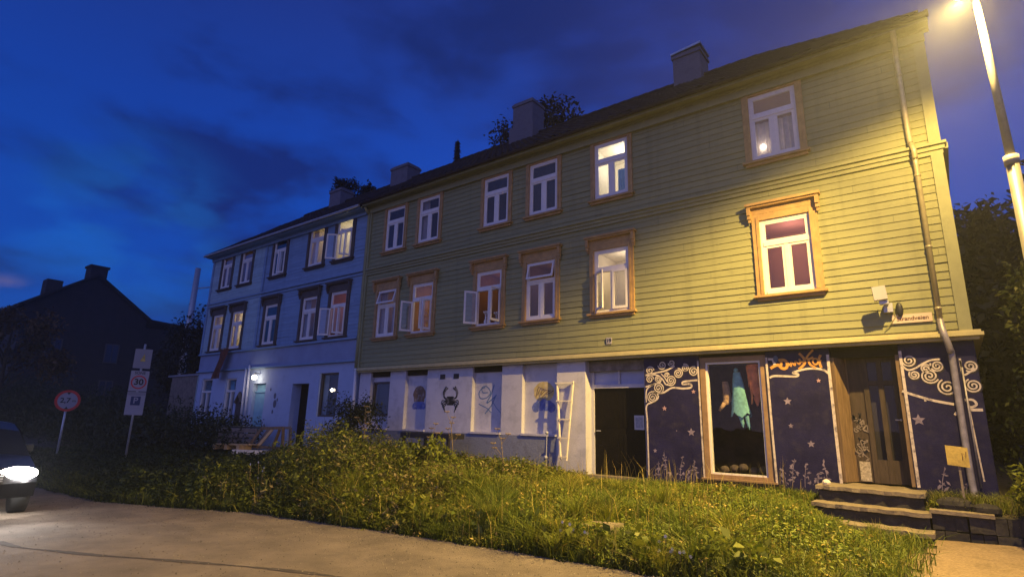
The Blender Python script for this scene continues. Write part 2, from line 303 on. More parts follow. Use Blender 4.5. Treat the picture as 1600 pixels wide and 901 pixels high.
# ---------------------------------------------------------------- mesh helpers
class MB:
    def __init__(s): s.v = []; s.f = []; s.m = []
    def add(s, vs, fs, mi=0):
        o = len(s.v); s.v += [tuple(v) for v in vs]; s.f += [tuple(i+o for i in f) for f in fs]; s.m += [mi]*len(fs)
    def box(s, x0, x1, y0, y1, z0, z1, mi=0):
        s.add([(x0, y0, z0), (x1, y0, z0), (x1, y1, z0), (x0, y1, z0), (x0, y0, z1), (x1, y0, z1), (x1, y1, z1), (x0, y1, z1)],
              [(0, 3, 2, 1), (4, 5, 6, 7), (0, 1, 5, 4), (1, 2, 6, 5), (2, 3, 7, 6), (3, 0, 4, 7)], mi)
    def obox(s, o, a, b, c, mi=0):
        o, a, b, c = map(Vector, (o, a, b, c))
        vs = [o, o+a, o+a+b, o+b, o+c, o+a+c, o+a+b+c, o+b+c]
        s.add(vs, [(0, 3, 2, 1), (4, 5, 6, 7), (0, 1, 5, 4), (1, 2, 6, 5), (2, 3, 7, 6), (3, 0, 4, 7)], mi)
    def beam(s, p, q, w, t, mi=0, up=(0, 0, 1)):
        p, q = Vector(p), Vector(q); d = (q-p); u = Vector(up)
        if abs(d.normalized().dot(u)) > .95: u = Vector((0, 1, 0))
        a = d.cross(u).normalized()*w; b = a.cross(d).normalized()*t
        s.obox(p-a/2-b/2, a, b, d, mi)
    def quad(s, a, b, c, d, mi=0): s.add([a, b, c, d], [(0, 1, 2, 3)], mi)
    def tube(s, pts, r, n=8, mi=0, caps=True):
        pts = [Vector(p) for p in pts]; rr = r if isinstance(r, (list, tuple)) else [r]*len(pts)
        rings = []; prev = None
        for i, p in enumerate(pts):
            d = (pts[min(i+1, len(pts)-1)]-pts[max(i-1, 0)]).normalized()
            a = prev if prev is not None else (Vector((1, 0, 0)) if abs(d.x) < .8 else Vector((0, 1, 0)))
            a = (a-d*a.dot(d)).normalized(); prev = a; b = d.cross(a)
            rings.append([p+(a*math.cos(2*math.pi*k/n)+b*math.sin(2*math.pi*k/n))*rr[i] for k in range(n)])
        vs = [v for rg in rings for v in rg]; fs = []
        for i in range(len(pts)-1):
            for k in range(n): fs.append((i*n+k, i*n+(k+1) % n, (i+1)*n+(k+1) % n, (i+1)*n+k))
        if caps: fs += [tuple(range(n))[::-1], tuple((len(pts)-1)*n+k for k in range(n))]
        s.add(vs, fs, mi)
    def ball(s, c, r, n=10, m=6, mi=0, sc_=(1, 1, 1)):
        c = Vector(c); vs = []; fs = []
        for i in range(m+1):
            t = math.pi*i/m
            for k in range(n):
                p = 2*math.pi*k/n
                vs.append(c+Vector((r*sc_[0]*math.sin(t)*math.cos(p), r*sc_[1]*math.sin(t)*math.sin(p), r*sc_[2]*math.cos(t))))
        for i in range(m):
            for k in range(n): fs.append((i*n+k, (i+1)*n+k, (i+1)*n+(k+1) % n, i*n+(k+1) % n))
        s.add(vs, fs, mi)
    def disc(s, c, nrm, r, thick, n=24, mi=0, r2=0):
        c, nrm = Vector(c), Vector(nrm).normalized(); a = nrm.cross(Vector((0, 0, 1))).normalized(); b = nrm.cross(a)
        ring = lambda rad, off: [c+nrm*off+(a*math.cos(2*math.pi*k/n)+b*math.sin(2*math.pi*k/n))*rad for k in range(n)]
        vs = ring(r, 0)+ring(r, thick); fs = [(k, (k+1) % n, n+(k+1) % n, n+k) for k in range(n)]
        fs += [tuple(range(n)), tuple(n+k for k in range(n))]
        s.add(vs, fs, mi)
    def ring_disc(s, c, nrm, r, r2, thick, n=28, mi=0):
        c, nrm = Vector(c), Vector(nrm).normalized(); a = nrm.cross(Vector((0, 0, 1))).normalized(); b = nrm.cross(a)
        g = lambda rad, off: [c+nrm*off+(a*math.cos(2*math.pi*k/n)+b*math.sin(2*math.pi*k/n))*rad for k in range(n)]
        vs = g(r, thick)+g(r2, thick)+g(r, 0); fs = []
        for k in range(n):
            k2 = (k+1) % n; fs += [(k, k2, n+k2, n+k), (k, 2*n+k, 2*n+k2, k2)]
        s.add(vs, fs, mi)
    def ribbon(s, pts, w, y, th=.004, mi=0, taper=False):
        """flat painted line on a wall facing -y; pts are (x, z)"""
        P = [Vector((p[0], p[1])) for p in pts]; L = []; Rr = []; n = len(P)
        for i, p in enumerate(P):
            d = (P[min(i+1, n-1)]-P[max(i-1, 0)]).normalized(); nn = Vector((-d.y, d.x))
            ww = w/2*(1 if not taper else max(.25, 1-i/(n-1)*.75)); L.append(p+nn*ww); Rr.append(p-nn*ww)
        vs = [(q.x, y, q.y) for q in L]+[(q.x, y, q.y) for q in Rr]
        s.add(vs, [(i, n+i, n+i+1, i+1) for i in range(n-1)], mi)
    def build(s, name, mats, parent=None, smooth=False):
        me = bpy.data.meshes.new(name); me.from_pydata(s.v, [], s.f)
        for m in (mats if isinstance(mats, (list, tuple)) else [mats]): me.materials.append(m)
        me.polygons.foreach_set('material_index', s.m)
        if smooth: me.polygons.foreach_set('use_smooth', [True]*len(s.f))
        me.update(); o = bpy.data.objects.new(name, me); COL.objects.link(o)
        if parent is not None:
            o.parent = parent
            if parent.type == 'EMPTY': o.location = -parent.location
        return o
def fix_normals(o):
    import bmesh
    b = bmesh.new(); b.from_mesh(o.data); bmesh.ops.recalc_face_normals(b, faces=b.faces); b.to_mesh(o.data); b.free(); return o
def tag(o, label=None, cat=None, group=None, kind=None):
    for k, v in (('label', label), ('category', cat), ('group', group), ('kind', kind)):
        if v: o[k] = v
    return o
def thing(name, loc, label, cat, group=None):
    o = bpy.data.objects.new(name, None); COL.objects.link(o); o.location = loc; o.empty_display_size = .2
    return tag(o, label, cat, group)
def smooth_path(pts, k=6):
    P = [Vector(p) for p in pts]; out = []
    for i in range(len(P)-1):
        p0, p1, p2, p3 = P[max(i-1, 0)], P[i], P[i+1], P[min(i+2, len(P)-1)]
        for j in range(k):
            t = j/k; out.append(.5*((2*p1)+(-p0+p2)*t+(2*p0-5*p1+4*p2-p3)*t*t+(-p0+3*p1-3*p2+p3)*t**3))
    out.append(P[-1]); return out
def text_mesh(name, txt, size, loc, mat_, parent=None, depth=.003, rotz=0, bold=0.0, align='CENTER'):
    cu = bpy.data.curves.new(name, 'FONT'); cu.body = txt; cu.size = size; cu.extrude = depth; cu.align_x = align; cu.align_y = 'CENTER'; cu.offset = bold
    t = bpy.data.objects.new(name, cu); COL.objects.link(t)
    bpy.context.view_layer.update()
    me = bpy.data.meshes.new_from_object(t.evaluated_get(bpy.context.evaluated_depsgraph_get()))
    bpy.data.objects.remove(t); me.materials.clear(); me.materials.append(mat_)
    M = Matrix.Translation(loc) @ Matrix.Rotation(rotz, 4, 'Z') @ Matrix.Rotation(R_(90), 4, 'X'); me.transform(M)
    o = bpy.data.objects.new(name, me); COL.objects.link(o)
    if parent is not None:
        o.parent = parent
        if parent.type == 'EMPTY': o.location = -parent.location
    return o

def np_mesh(name, V, Fq, vals, material, parent=None, nv=4):
    """V (n,3), faces (m,nv) -> one mesh with a per-face value attribute 'v'"""
    me = bpy.data.meshes.new(name); n, m = len(V), len(Fq)
    me.vertices.add(n); me.vertices.foreach_set('co', V.astype(np.float32).ravel())
    me.loops.add(m*nv); me.loops.foreach_set('vertex_index', Fq.astype(np.int32).ravel())
    me.polygons.add(m); me.polygons.foreach_set('loop_start', np.arange(0, m*nv, nv, dtype=np.int32))
    a = me.attributes.new('v', 'FLOAT', 'FACE'); a.data.foreach_set('value', vals.astype(np.float32))
    me.materials.append(material); me.update(calc_edges=True); me.validate()
    o = bpy.data.objects.new(name, me); COL.objects.link(o)
    if parent is not None:
        o.parent = parent
        if parent.type == 'EMPTY': o.location = -parent.location
    return o
def unit(a): return a/np.maximum(np.linalg.norm(a, axis=1, keepdims=True), 1e-9)
def leaves(P, size, dirs=None, aspect=.45, droop=.3):
    """diamond leaves at points P with half folded blades; returns V, F"""
    n = len(P); d = rng.normal(size=(n, 3)) if dirs is None else dirs+rng.normal(size=(n, 3))*.45
    d[:, 2] -= droop*.3; d = unit(d); u = unit(rng.normal(size=(n, 3))*.6+np.array([0, 0, 1.0])); s = unit(np.cross(d, u))
    L = (size*(.6+.8*rng.random(n)))[:, None]; w = L*aspect
    nrm = np.cross(s, d)
    a = P; b = P+d*L*.5+s*w*.5+nrm*w*.15; c = P+d*L-nrm*L*.12; e = P+d*L*.5-s*w*.5+nrm*w*.15
    V = np.stack([a, b, c, e], 1).reshape(-1, 3); Fq = np.arange(4*n).reshape(n, 4); return V, Fq

# ---------------------------------------------------------------- terrain
EDGE = np.array([(-400, 3.6), (-60, 3.6), (-20, 3.9), (-13, 4.25), (-11.5, 4.8), (-9.9, 5.55), (-7, 6.02), (-4.8, 6.28), (-3, 6.42), (-1, 6.6), (.4, 7.0), (1.2, 9.0), (2.5, 9.6), (6, 9.9), (400, 10)])
def edge_y(x): return np.interp(x, EDGE[:, 0], EDGE[:, 1])
def sstep(t): t = np.clip(t, 0, 1); return t*t*(3-2*t)
def wob(x, y): return .5*np.sin(x*1.7+y*.6)+.3*np.sin(x*3.9-y*2.3+1)+.2*np.sin(x*8.1+y*6.7)
def ground_z(x, y):
    x = np.asarray(x, float); y = np.asarray(y, float); d = y-edge_y(x)
    z = -1.63 + .20*sstep(d/.5) + .24*sstep((d-.3)/4.0)
    right = sstep((x+2.6)/1.9)*(1-sstep((y-11.3)/.3))
    z = z*(1-right)+right*(-1.61+.10*sstep(d/1.5))
    bed = sstep((x+.50)/.1)*sstep((y-11.12)/.1)*(1-sstep((x-1.3)/.6)); z = z*(1-bed)+bed*(-1.06)
    hill = sstep((y-22)/40)*7*(1-.55*sstep((-x-20)/40)); far = sstep((-x-60)/80)*3
    z = z+hill*(d > 0)+far*(d > 2)
    z = z+np.where(d > .1, .035*wob(x, y), 0)*np.clip(d, 0, 1)*(1-bed)
    return z
def axis(lo, hi, fine_lo, fine_hi, fs):
    a = list(np.arange(fine_lo, fine_hi+1e-6, fs)); s = fs
    x = fine_lo
    while x > lo: s *= 1.22; x -= s; a.insert(0, x)
    x = fine_hi; s = fs
    while x < hi: s *= 1.22; x += s; a.append(x)
    return np.array(a)
gx, gy = axis(-900, 900, -30, 6, .2), axis(-900, 900, 3, 13.4, .2)
X, Y = np.meshgrid(gx, gy, indexing='ij'); Z = ground_z(X, Y)
V = np.stack([X, Y, Z], -1).reshape(-1, 3); nx, ny = len(gx), len(gy)
I = (np.arange(nx-1)[:, None]*ny+np.arange(ny-1)[None]).ravel()
Fq = np.stack([I, I+ny, I+ny+1, I+1], 1)
g = np_mesh('ground', V, Fq, np.zeros(len(Fq)), M_SOIL); tag(g, kind='structure')
# road sheet
mb = MB(); xs = np.concatenate([np.linspace(-400, -30, 20), np.arange(-29.5, .6, .25)]); prev = None
prof = [-30, -9, -3, 0, 1.5, 3.0]
for i in range(len(xs)-1):
    for j in range(len(prof)):
        def yy(x, j):
            return prof[j] if j < len(prof) else float(edge_y(x))+.10*math.sin(x*5)*.5+.05*math.sin(x*13)
        x0, x1 = xs[i], xs[i+1]
        mb.quad((x0, yy(x0, j), -1.6), (x1, yy(x1, j), -1.6), (x1, yy(x1, j+1), -1.6), (x0, yy(x0, j+1), -1.6))
mb.quad((.5, -30, -1.6), (60, -30, -1.6), (60, 6.5, -1.6), (.5, 6.5, -1.6))
tag(mb.build('road', M_ASPH), kind='structure')
mb = MB(); sp_ = smooth_path([(-16, 2.05, -1.596), (-10.2, 2.15, -1.596), (-8.6, 2.55, -1.596), (-7.2, 3.25, -1.596), (-5.8, 3.9, -1.596), (-4.2, 4.35, -1.596), (-2, 4.6, -1.596)], 8)
for a, b in zip(sp_[:-1], sp_[1:]):
    d = (b-a).normalized(); nn = Vector((-d.y, d.x, 0)); wa = .035+.02*math.sin(a.x*5)
    mb.quad(a-nn*wa, b-nn*wa, b+nn*wa, a+nn*wa)
tag(mb.build('road_seam', M_SEAM), kind='structure')
# loose grit on the asphalt, thickest along the verge
ng = 9000; gx_ = -14+rng.random(ng)*14; gd = rng.random(ng)**2.2*4.0; gy_ = edge_y(gx_)-gd; gs = .004+.010*rng.random(ng)**2
base_ = np.stack([gx_, gy_, np.full(ng, -1.598)], 1); an_ = rng.random(ng)*6.28
tri = [base_+np.stack([gs*np.cos(an_+k*2.09), gs*np.sin(an_+k*2.09), np.zeros(ng)], 1) for k in range(3)]+[base_+np.stack([gs*0, gs*0, gs*.9], 1)]
V = np.stack(tri, 1).reshape(-1, 3); i4 = np.arange(ng)[:, None]*4; Fq = np.concatenate([i4+np.array([[0, 1, 3]]), i4+np.array([[1, 2, 3]]), i4+np.array([[2, 0, 3]])])
tag(np_mesh('road_grit', V, Fq, rng.random(len(Fq)), mat('grit', (1, 1, 1), .9, .2, 9, attr=[(0, (.05, .045, .04)), (1, (.34, .29, .23))]), nv=3), kind='stuff')
# gravel path at the corner of the house
mb = MB(); gxs = np.arange(-.9, 3.6, .1); gys = np.arange(6.3, 11.2, .1)
for x0 in gxs:
    for y0 in gys:
        q = [(x0, y0), (x0+.1, y0), (x0+.1, y0+.1), (x0, y0+.1)]
        zz = [float(ground_z(a, b)) for a, b in q]
        if x0 > 1.6 or y0 < 10.8: 
            if x0+.15*math.sin(y0*3)+.08*math.sin(y0*11) > -.65: mb.quad(*[(a, b, z+.02) for (a, b), z in zip(q, zz)])
tag(mb.build('gravel_path', M_GRAVEL), kind='structure')

# ---------------------------------------------------------------- houses
YW = 12.0
def clapboard(mb, x0, x1, z0, z1, pitch_, holes, lip=.020, mi=0, y=YW):
    """lapped boards facing -y with openings; rows are aligned on multiples of the pitch"""
    k0 = math.floor(z0/pitch_); k = k0
    while k*pitch_ < z1:
        a, b = max(z0, k*pitch_), min(z1, (k+1)*pitch_)
        cuts = sorted(set([a, b]+[h for r in holes for h in (r[2], r[3]) if a < h < b]))
        for c0, c1 in zip(cuts[:-1], cuts[1:]):
            mid = (c0+c1)/2; iv = [(x0, x1)]
            for hx0, hx1, hz0, hz1 in holes:
                if hz0 < mid < hz1:
                    nv = []
                    for p, q in iv:
                        if hx1 <= p or hx0 >= q: nv.append((p, q)); continue
                        if hx0 > p: nv.append((p, hx0))
                        if hx1 < q: nv.append((hx1, q))
                    iv = nv
            yo = lambda z: y-lip*(1-(z-k*pitch_)/pitch_)
            iv = [(p+(q-p)*i/max(1, int((q-p)/1.3)), p+(q-p)*(i+1)/max(1, int((q-p)/1.3))) for p, q in iv for i in range(max(1, int((q-p)/1.3)))]
            for p, q in iv:
                wz = lambda x: .010*math.sin(x*.9+k*.35)+.006*math.sin(x*2.3+k*1.9)
                wy = lambda x: .004*math.sin(x*1.7+k*2.4)
                if abs(c0-k*pitch_) < 1e-6 and abs(c1-(k+1)*pitch_) < 1e-6 and z0+pitch_*1.5 < c0 < z1-pitch_*2 and not any(abs(h-c0) < pitch_*1.2 or abs(h-c1) < pitch_*1.2 for r_ in holes for h in r_[2:]):
                    mb.quad((p, yo(c0)+wy(p), c0+wz(p)), (q, yo(c0)+wy(q), c0+wz(q)), (q, yo(c1), c1+.035), (p, yo(c1), c1+.035), mi)
                    mb.quad((p, y+.006, c0+wz(p)), (q, y+.006, c0+wz(q)), (q, yo(c0)+wy(q), c0+wz(q)), (p, yo(c0)+wy(p), c0+wz(p)), mi); continue
                mb.quad((p, yo(c0), c0), (q, yo(c0), c0), (q, yo(c1), c1), (p, yo(c1), c1), mi)
                if abs(c0-k*pitch_) < 1e-6: mb.quad((p, y+.004, c0), (q, y+.004, c0), (q, y-lip, c0), (p, y-lip, c0), mi)
        k += 1

def sash(mb, o, a, w, h, fr=.055, th=.04, gi=1, mi=0, n=None):
    """sash frame with its glass: origin o (bottom corner), unit direction a along the width, unit up vector n"""
    o, a = Vector(o), Vector(a).normalized(); u = Vector(n).normalized() if n is not None else Vector((0, 0, 1)); t = a.cross(u).normalized()*th
    mb.obox(o-t/2, a*fr, t, u*h, mi); mb.obox(o+a*(w-fr)-t/2, a*fr, t, u*h, mi)
    mb.obox(o+a*fr-t/2, a*(w-2*fr), t, u*fr*1.2, mi); mb.obox(o+a*fr+u*(h-fr)-t/2, a*(w-2*fr), t, u*fr, mi)
    p = o+a*fr+u*fr*1.2; mb.quad(p, p+a*(w-2*fr), p+a*(w-2*fr)+u*(h-fr*2.2), p+u*(h-fr*2.2), gi)

HOLES_G, HOLES_B = [], []
def window(house, s, zt, zb, w, trim=M_OCHRE, header=0, room='dark', left=0, right=0, top=0, curtain=None, cb=.12, lit=0, lcol=(1, .75, .45), label=None, lamp_at=None, depth=1.5):
    (HOLES_G if house is GREEN else HOLES_B).append((s-w/2, s+w/2, zb, zt))
    x0, x1 = s-w/2, s+w/2; mb = MB(); c = cb
    mb.box(x0-c, x0, YW-.055, YW+.05, zb-.02, zt+c); mb.box(x1, x1+c, YW-.055, YW+.05, zb-.02, zt+c)
    mb.box(x0, x1, YW-.055, YW+.05, zt, zt+c)
    mb.box(x0-c*.4, x0, YW-.07, YW-.055, zb, zt+c*.6); mb.box(x1, x1+c*.4, YW-.07, YW-.055, zb, zt+c*.6)
    mb.box(x0-c-.05, x1+c+.05, YW-.13, YW+.05, zb-.07, zb-.02); mb.box(x0-c, x1+c, YW-.075, YW-.018, zb-.13, zb-.07)
    if header:
        h = header
        mb.box(x0-c-.03, x1+c+.03, YW-.06, YW-.018, zt+c, zt+c+h-.05)
        mb.box(x0-c-.09, x1+c+.09, YW-.19, YW-.018, zt+c+h-.05, zt+c+h); mb.box(x0-c-.06, x1+c+.06, YW-.15, YW-.06, zt+c+h-.09, zt+c+h-.05)
        for sx in (x0-c-.065, x1+c-.005):
            mb.box(sx, sx+.07, YW-.16, YW-.06, zt+c-.02, zt+c+h-.09); mb.box(sx, sx+.07, YW-.13, YW-.06, zt+c-.10, zt+c-.02)
            mb.box(sx+.01, sx+.06, YW-.10, YW-.06, zt+c-.17, zt+c-.10)
    else:
        mb.box(x0-c-.03, x1+c+.03, YW-.09, YW-.055, zt+c-.03, zt+c+.02)
    wo_ = mb.build('window', trim, house)
    if label: wo_['label'] = label
    # frame
    f = MB(); t = .055; yf0, yf1 = YW-.01, YW+.06; zm = zt-(zt-zb)*.335
    f.box(x0, x0+t, yf0, yf1, zb, zt); f.box(x1-t, x1, yf0, yf1, zb, zt); f.box(x0+t, x1-t, yf0, yf1, zt-t, zt)
    f.box(x0+t, x1-t, yf0-.02, yf1, zb, zb+t); f.box(x0+t, x1-t, yf0-.015, yf1, zm-.04, zm+.04)
    f.box(s-.035, s+.035, yf0-.004, yf1, zb+t, zm-.04)
    f.build('window_frame', M_WIN, wo_)
    # upper light
    wi = w-2*t; hu = zt-t-(zm+.04)
    m_ = MB(); an = R_(top)
    u = Vector((0, -math.sin(an), -math.cos(an)))
    o = Vector((x0+t, YW+.015-(.03 if top else 0), zt-t))+u*hu
    sash(m_, o, (1, 0, 0), wi, hu, .045, .035, 1, 0, -u); m_.build('top_light', [M_WIN, M_GLASS], wo_)
    hc = zm-.04-(zb+t); wc = (wi-.07)/2
    for side, ang in ((0, left), (1, right)):
        m_ = MB(); a = R_(ang); yh = YW+.012-(.045 if ang else 0)
        if side == 0: sash(m_, (x0+t, yh, zb+t), (math.cos(a), -math.sin(a), 0), wc, hc, .05, .035)
        else: sash(m_, (x1-t, yh, zb+t), (-math.cos(a), -math.sin(a), 0), wc, hc, .05, .035)
        m_.build('casement', [M_WIN, M_GLASS], wo_)
    # room behind
    r = MB(); mt = {'dark': M_ROOMD, 'warm': M_ROOMW, 'cream': M_ROOMC, 'pink': M_ROOMP}[room]; rx0, rx1 = s-.66, s+.66; ry0, ry1 = YW+.065, YW+.065+depth; rz0, rz1 = zb-.35, zt+.12
    r.quad((rx0, ry1, rz0), (rx1, ry1, rz0), (rx1, ry1, rz1), (rx0, ry1, rz1)); r.quad((rx0, ry0, rz0), (rx0, ry1, rz0), (rx0, ry1, rz1), (rx0, ry0, rz1))
    r.quad((rx1, ry0, rz0), (rx1, ry1, rz0), (rx1, ry1, rz1), (rx1, ry0, rz1)); r.quad((rx0, ry0, rz0), (rx1, ry0, rz0), (rx1, ry1, rz0), (rx0, ry1, rz0))
    r.quad((rx0, ry0, rz1), (rx1, ry0, rz1), (rx1, ry1, rz1), (rx0, ry1, rz1))
    for (p, q, a_, b_) in ((rx0, x0, rz0, rz1), (x1, rx1, rz0, rz1), (x0, x1, rz0, zb), (x0, x1, zt, rz1)):
        r.quad((p, ry0, a_), (q, ry0, a_), (q, ry0, b_), (p, ry0, b_))
    r.build('room', mt, wo_)
    if curtain:
        for kind in curtain:
            cm = MB(); cmat = M_CURT
            if kind == 'L': xa, xb, za, zc = x0+.02, x0+w*.34, zb+.04, zt-.04
            elif kind == 'R': xa, xb, za, zc = x1-w*.34, x1-.02, zb+.04, zt-.04
            elif kind == 'low': xa, xb, za, zc = x0+.03, x1-.03, zb+.04, zm-.10
            elif kind == 'all': xa, xb, za, zc = x0+.02, x1-.02, zb+.04, zt-.04
            elif kind == 'blueR': xa, xb, za, zc = s+.12, x1-.02, zb+.04, zb+.75; cmat = M_CURTB
            nfold = 28
            for i in range(nfold):
                xa_, xb_ = xa+(xb-xa)*i/nfold, xa+(xb-xa)*(i+1)/nfold; ya = YW+.12+.02*math.sin(i*1.4)+.008*math.sin(i*3.1); yb = YW+.12+.02*math.sin((i+1)*1.4)+.008*math.sin((i+1)*3.1)
                cm.quad((xa_, ya, za), (xb_, yb, za), (xb_, yb, zc), (xa_, ya, zc))
            cm.build('curtain', cmat, wo_)
    if lit:
        lp = lamp_at or (s, YW+.8, zt-.25)
        link_light('room_light', 'POINT', lp, lit, lcol, .12)
    return wo_

GREEN = thing('green_house', (-7.7, 12, -1.2), 'green weatherboarded three storey house with purple painted shop front at street level', 'house')
BLUE = thing('blue_house', (-21.6, 12, -1.2), 'pale blue three storey house with brown window casings, joined to the green house', 'house')
T3, B3, T2, B2 = 7.16, 5.63, 4.27, 2.69
window(GREEN, -14.34, T3, B3, .95, cb=.11)
window(GREEN, -12.71, T3, B3, .95, cb=.11, curtain=('L',))
window(GREEN, -9.92, T3, B3, .95, cb=.11)
window(GREEN, -8.24, T3, B3, .95, cb=.11)
window(GREEN, -6.16, T3, B3, .95, cb=.11, room='cream', lit=24, lcol=(1, .92, .78), curtain=('blueR',), label='lit window with cream walls inside and a blue cloth low on the right')
window(GREEN, -2.30, T3, B3, .95, cb=.13, room='pink', curtain=('low',), lit=5, lcol=(1, .8, .6), lamp_at=(-2.55, YW+.32, 5.98), label='window with pale lower curtains and a glowing lamp behind them')
window(GREEN, -14.48, T2, B2, .95, header=.24, room='pink', top=16, curtain=('L', 'R'), lit=2.0)
window(GREEN, -12.79, T2, B2, .95, header=.24, room='warm', left=118, right=68, lit=3.5, label='window with both casements swung open on a warm lit room')
window(GREEN, -10.08, T2, B2, .95, header=.24, room='warm', left=128, right=86, lit=3, lcol=(1, .55, .25), label='open window with an orange lit kitchen behind')
window(GREEN, -8.29, T2, B2, .95, header=.24, room='pink', top=14, lit=1.2, lcol=(1, .6, .5))
window(GREEN, -6.20, T2, B2, .95, header=.24, room='cream', left=38, right=4, lit=10, lcol=(1, .8, .6), label='window with its left casement ajar and a dark sloping attic wall inside')
window(GREEN, -2.27, T2, B2, .95, header=.22, room='pink', lit=13, lcol=(1, .45, .55), cb=.14)  # unseen pink room light added to imitate sky reflected in the panes
bt3, bb3, bt2, bb2 = 7.38, 5.77, 4.54, 2.90
kw = dict(trim=M_BROWN, cb=.14)
window(BLUE, -26.00, bt3, bb3, .97, room='pink', curtain=('all',), lit=1.2, **kw)
window(BLUE, -24.23, bt3, bb3, .97, room='pink', curtain=('R',), lit=1.0, **kw)
window(BLUE, -21.55, bt3, bb3, .97, right=14, **kw)
window(BLUE, -18.93, bt3, bb3, .97, room='cream', curtain=('L',), lit=5, **kw)
window(BLUE, -17.17, bt3, bb3, .97, room='cream', left=138, right=55, lit=12, lcol=(1, .88, .65), label='top floor window with its left casement thrown wide open and a bright room', **kw)
window(BLUE, -26.15, bt2, bb2, .97, header=.22, room='cream', curtain=('L',), lit=5, **kw)
window(BLUE, -24.38, bt2, bb2, .97, header=.22, room='cream', curtain=('L', 'R'), lit=6, **kw)
window(BLUE, -21.67, bt2, bb2, .97, header=.22, curtain=('R',), **kw)
window(BLUE, -18.95, bt2, bb2, .97, header=.22, room='pink', curtain=('L', 'R'), lit=1.2, **kw)
window(BLUE, -17.15, bt2, bb2, .97, header=.22, room='warm', left=140, right=48, lit=5, lcol=(1, .5, .3), **kw)

# green house shell
mb = MB(); clapboard(mb, -15.62, .40, 1.60, 7.50, .145, HOLES_G); mb.build('wall', M_GREEN, GREEN)
mb = MB()   # gable, back and inner shell
gw = [(.40, 12.0, 1.6), (.40, 21, 1.6), (.40, 21, 7.5), (.40, 16.5, 10.55), (.40, 12.0, 7.5)]
mb.add(gw, [(0, 1, 2, 3, 4)]); mb.quad((-15.8, 21, -1.5), (.4, 21, -1.5), (.4, 21, 7.5), (-15.8, 21, 7.5))
mb.build('gable_wall', M_GREEN, GREEN)
mb = MB(); mb.box(.25, .425, 11.945, 11.975, 1.70, 4.90); mb.box(.25, .425, 11.945, 11.975, 5.12, 7.30)
mb.box(.405, .43, 11.975, 12.12, 1.70, 7.45)
mb.build('corner_board', M_GREENTRIM, GREEN)
mb = MB(); mb.box(-15.62, .50, 11.86, 12.0, 5.06, 5.11); mb.box(-15.62, .47, 11.91, 12.0, 4.98, 5.06); mb.box(-15.62, .44, 11.945, 12.0, 4.90, 4.98)
mb.box(.43, .52, 12.0, 21, 5.0, 5.11)
mb.build('belt_moulding', M_GREENTRIM, GREEN)
M_TRIMY = mat('cream_trim', (.46, .40, .19), .55, .12, 5, .15, 40, (.30, .27, .15), .5, 4)
mb = MB(); mb.box(-15.62, .56, 11.82, 12.02, 1.60, 1.655); mb.box(-15.62, .53, 11.875, 12.02, 1.655, 1.70); mb.box(-15.62, .50, 11.90, 12.02, 1.545, 1.60)
mb.box(.40, .55, 12.02, 21, 1.58, 1.68)
mb.build('drip_moulding', M_TRIMY, GREEN)
mb = MB(); mb.box(-15.8, .44, 11.90, 11.975, 7.20, 7.38); mb.box(-15.8, .52, 11.66, 12.0, 7.44, 7.48); mb.box(-15.8, .52, 11.86, 11.975, 7.38, 7.44)
mb.box(-15.8, .52, 11.62, 11.66, 7.40, 7.56)
mb.build('eave_board', M_GREENTRIM, GREEN)

def roof(house, x0, x1, dz=0.0, y0=11.60, z0=7.55, yr=16.5, zr=11.12, hip=0.0):
    dp = lambda x: hip*np.clip((x+3.5)/4.0, 0, 1)
    rows = 16; dx = .0625; n = int((x1-x0)/dx); V = []; Fq = []
    xs = np.linspace(x0, x1, n+1); base = 0
    for r in range(rows):
        for e in (0, 1):
            t = (r+e)/rows; lift = (.045 if e == 0 else 0.0)
            jig = .012*np.sin(xs*3.1+r)+.008*np.sin(xs*11.3+2*r)
            zz = z0+dz+(zr-z0)*t+lift+.022*np.sin(xs*2*math.pi/.25)+jig-dp(xs)*t
            V.append(np.stack([xs, np.full_like(xs, y0+(yr-y0)*t), zz], 1))
    V = np.concatenate(V); m = n+1
    for k in range(2*rows-1):
        i = np.arange(n)+k*m; Fq.append(np.stack([i, i+1, i+1+m, i+m], 1))
    Fq = np.concatenate(Fq)
    mb = MB(); mb.v = [tuple(v) for v in V]; mb.f = [tuple(map(int, f)) for f in Fq]; mb.m = [0]*len(Fq)
    xm = max(x0, x1-4.02)
    mb.quad((x0, yr, zr+dz+.02), (xm, yr, zr+dz+.02), (xm, 21.4, 7.5+dz), (x0, 21.4, 7.5+dz)); mb.quad((xm, yr, zr+dz+.02), (x1, yr, zr+dz+.02-hip), (x1, 21.4, 7.5+dz), (xm, 21.4, 7.5+dz))
    mb.quad((x0, y0, z0+dz-.03), (x1, y0, z0+dz-.03), (x1, y0+.02, z0+dz+.06), (x0, y0+.02, z0+dz+.06))
    mb.quad((x0, y0, z0+dz-.03), (x1, y0, z0+dz-.03), (x1, 12.1, z0+dz-.01), (x0, 12.1, z0+dz-.01))
    for k in range(int((x1-x0)/.4)+1):      # ridge tiles
        xa = x0+k*.4; mb.tube([(xa, yr, zr+dz-float(dp(xa))), (xa+.42, yr, zr+dz+.025-float(dp(xa+.42)))], .11, 8)
    for xe in (x0, x1):                   # barge boards
        mb.beam((xe, y0-.02, z0+dz-.03), (xe, yr, zr+dz-.10-float(dp(xe))), .04, .14)
    return mb.build('roof', M_TILE, house)
RG = roof(GREEN, -15.85, .52, hip=.38); RB = roof(BLUE, -27.55, -15.9, -.07)
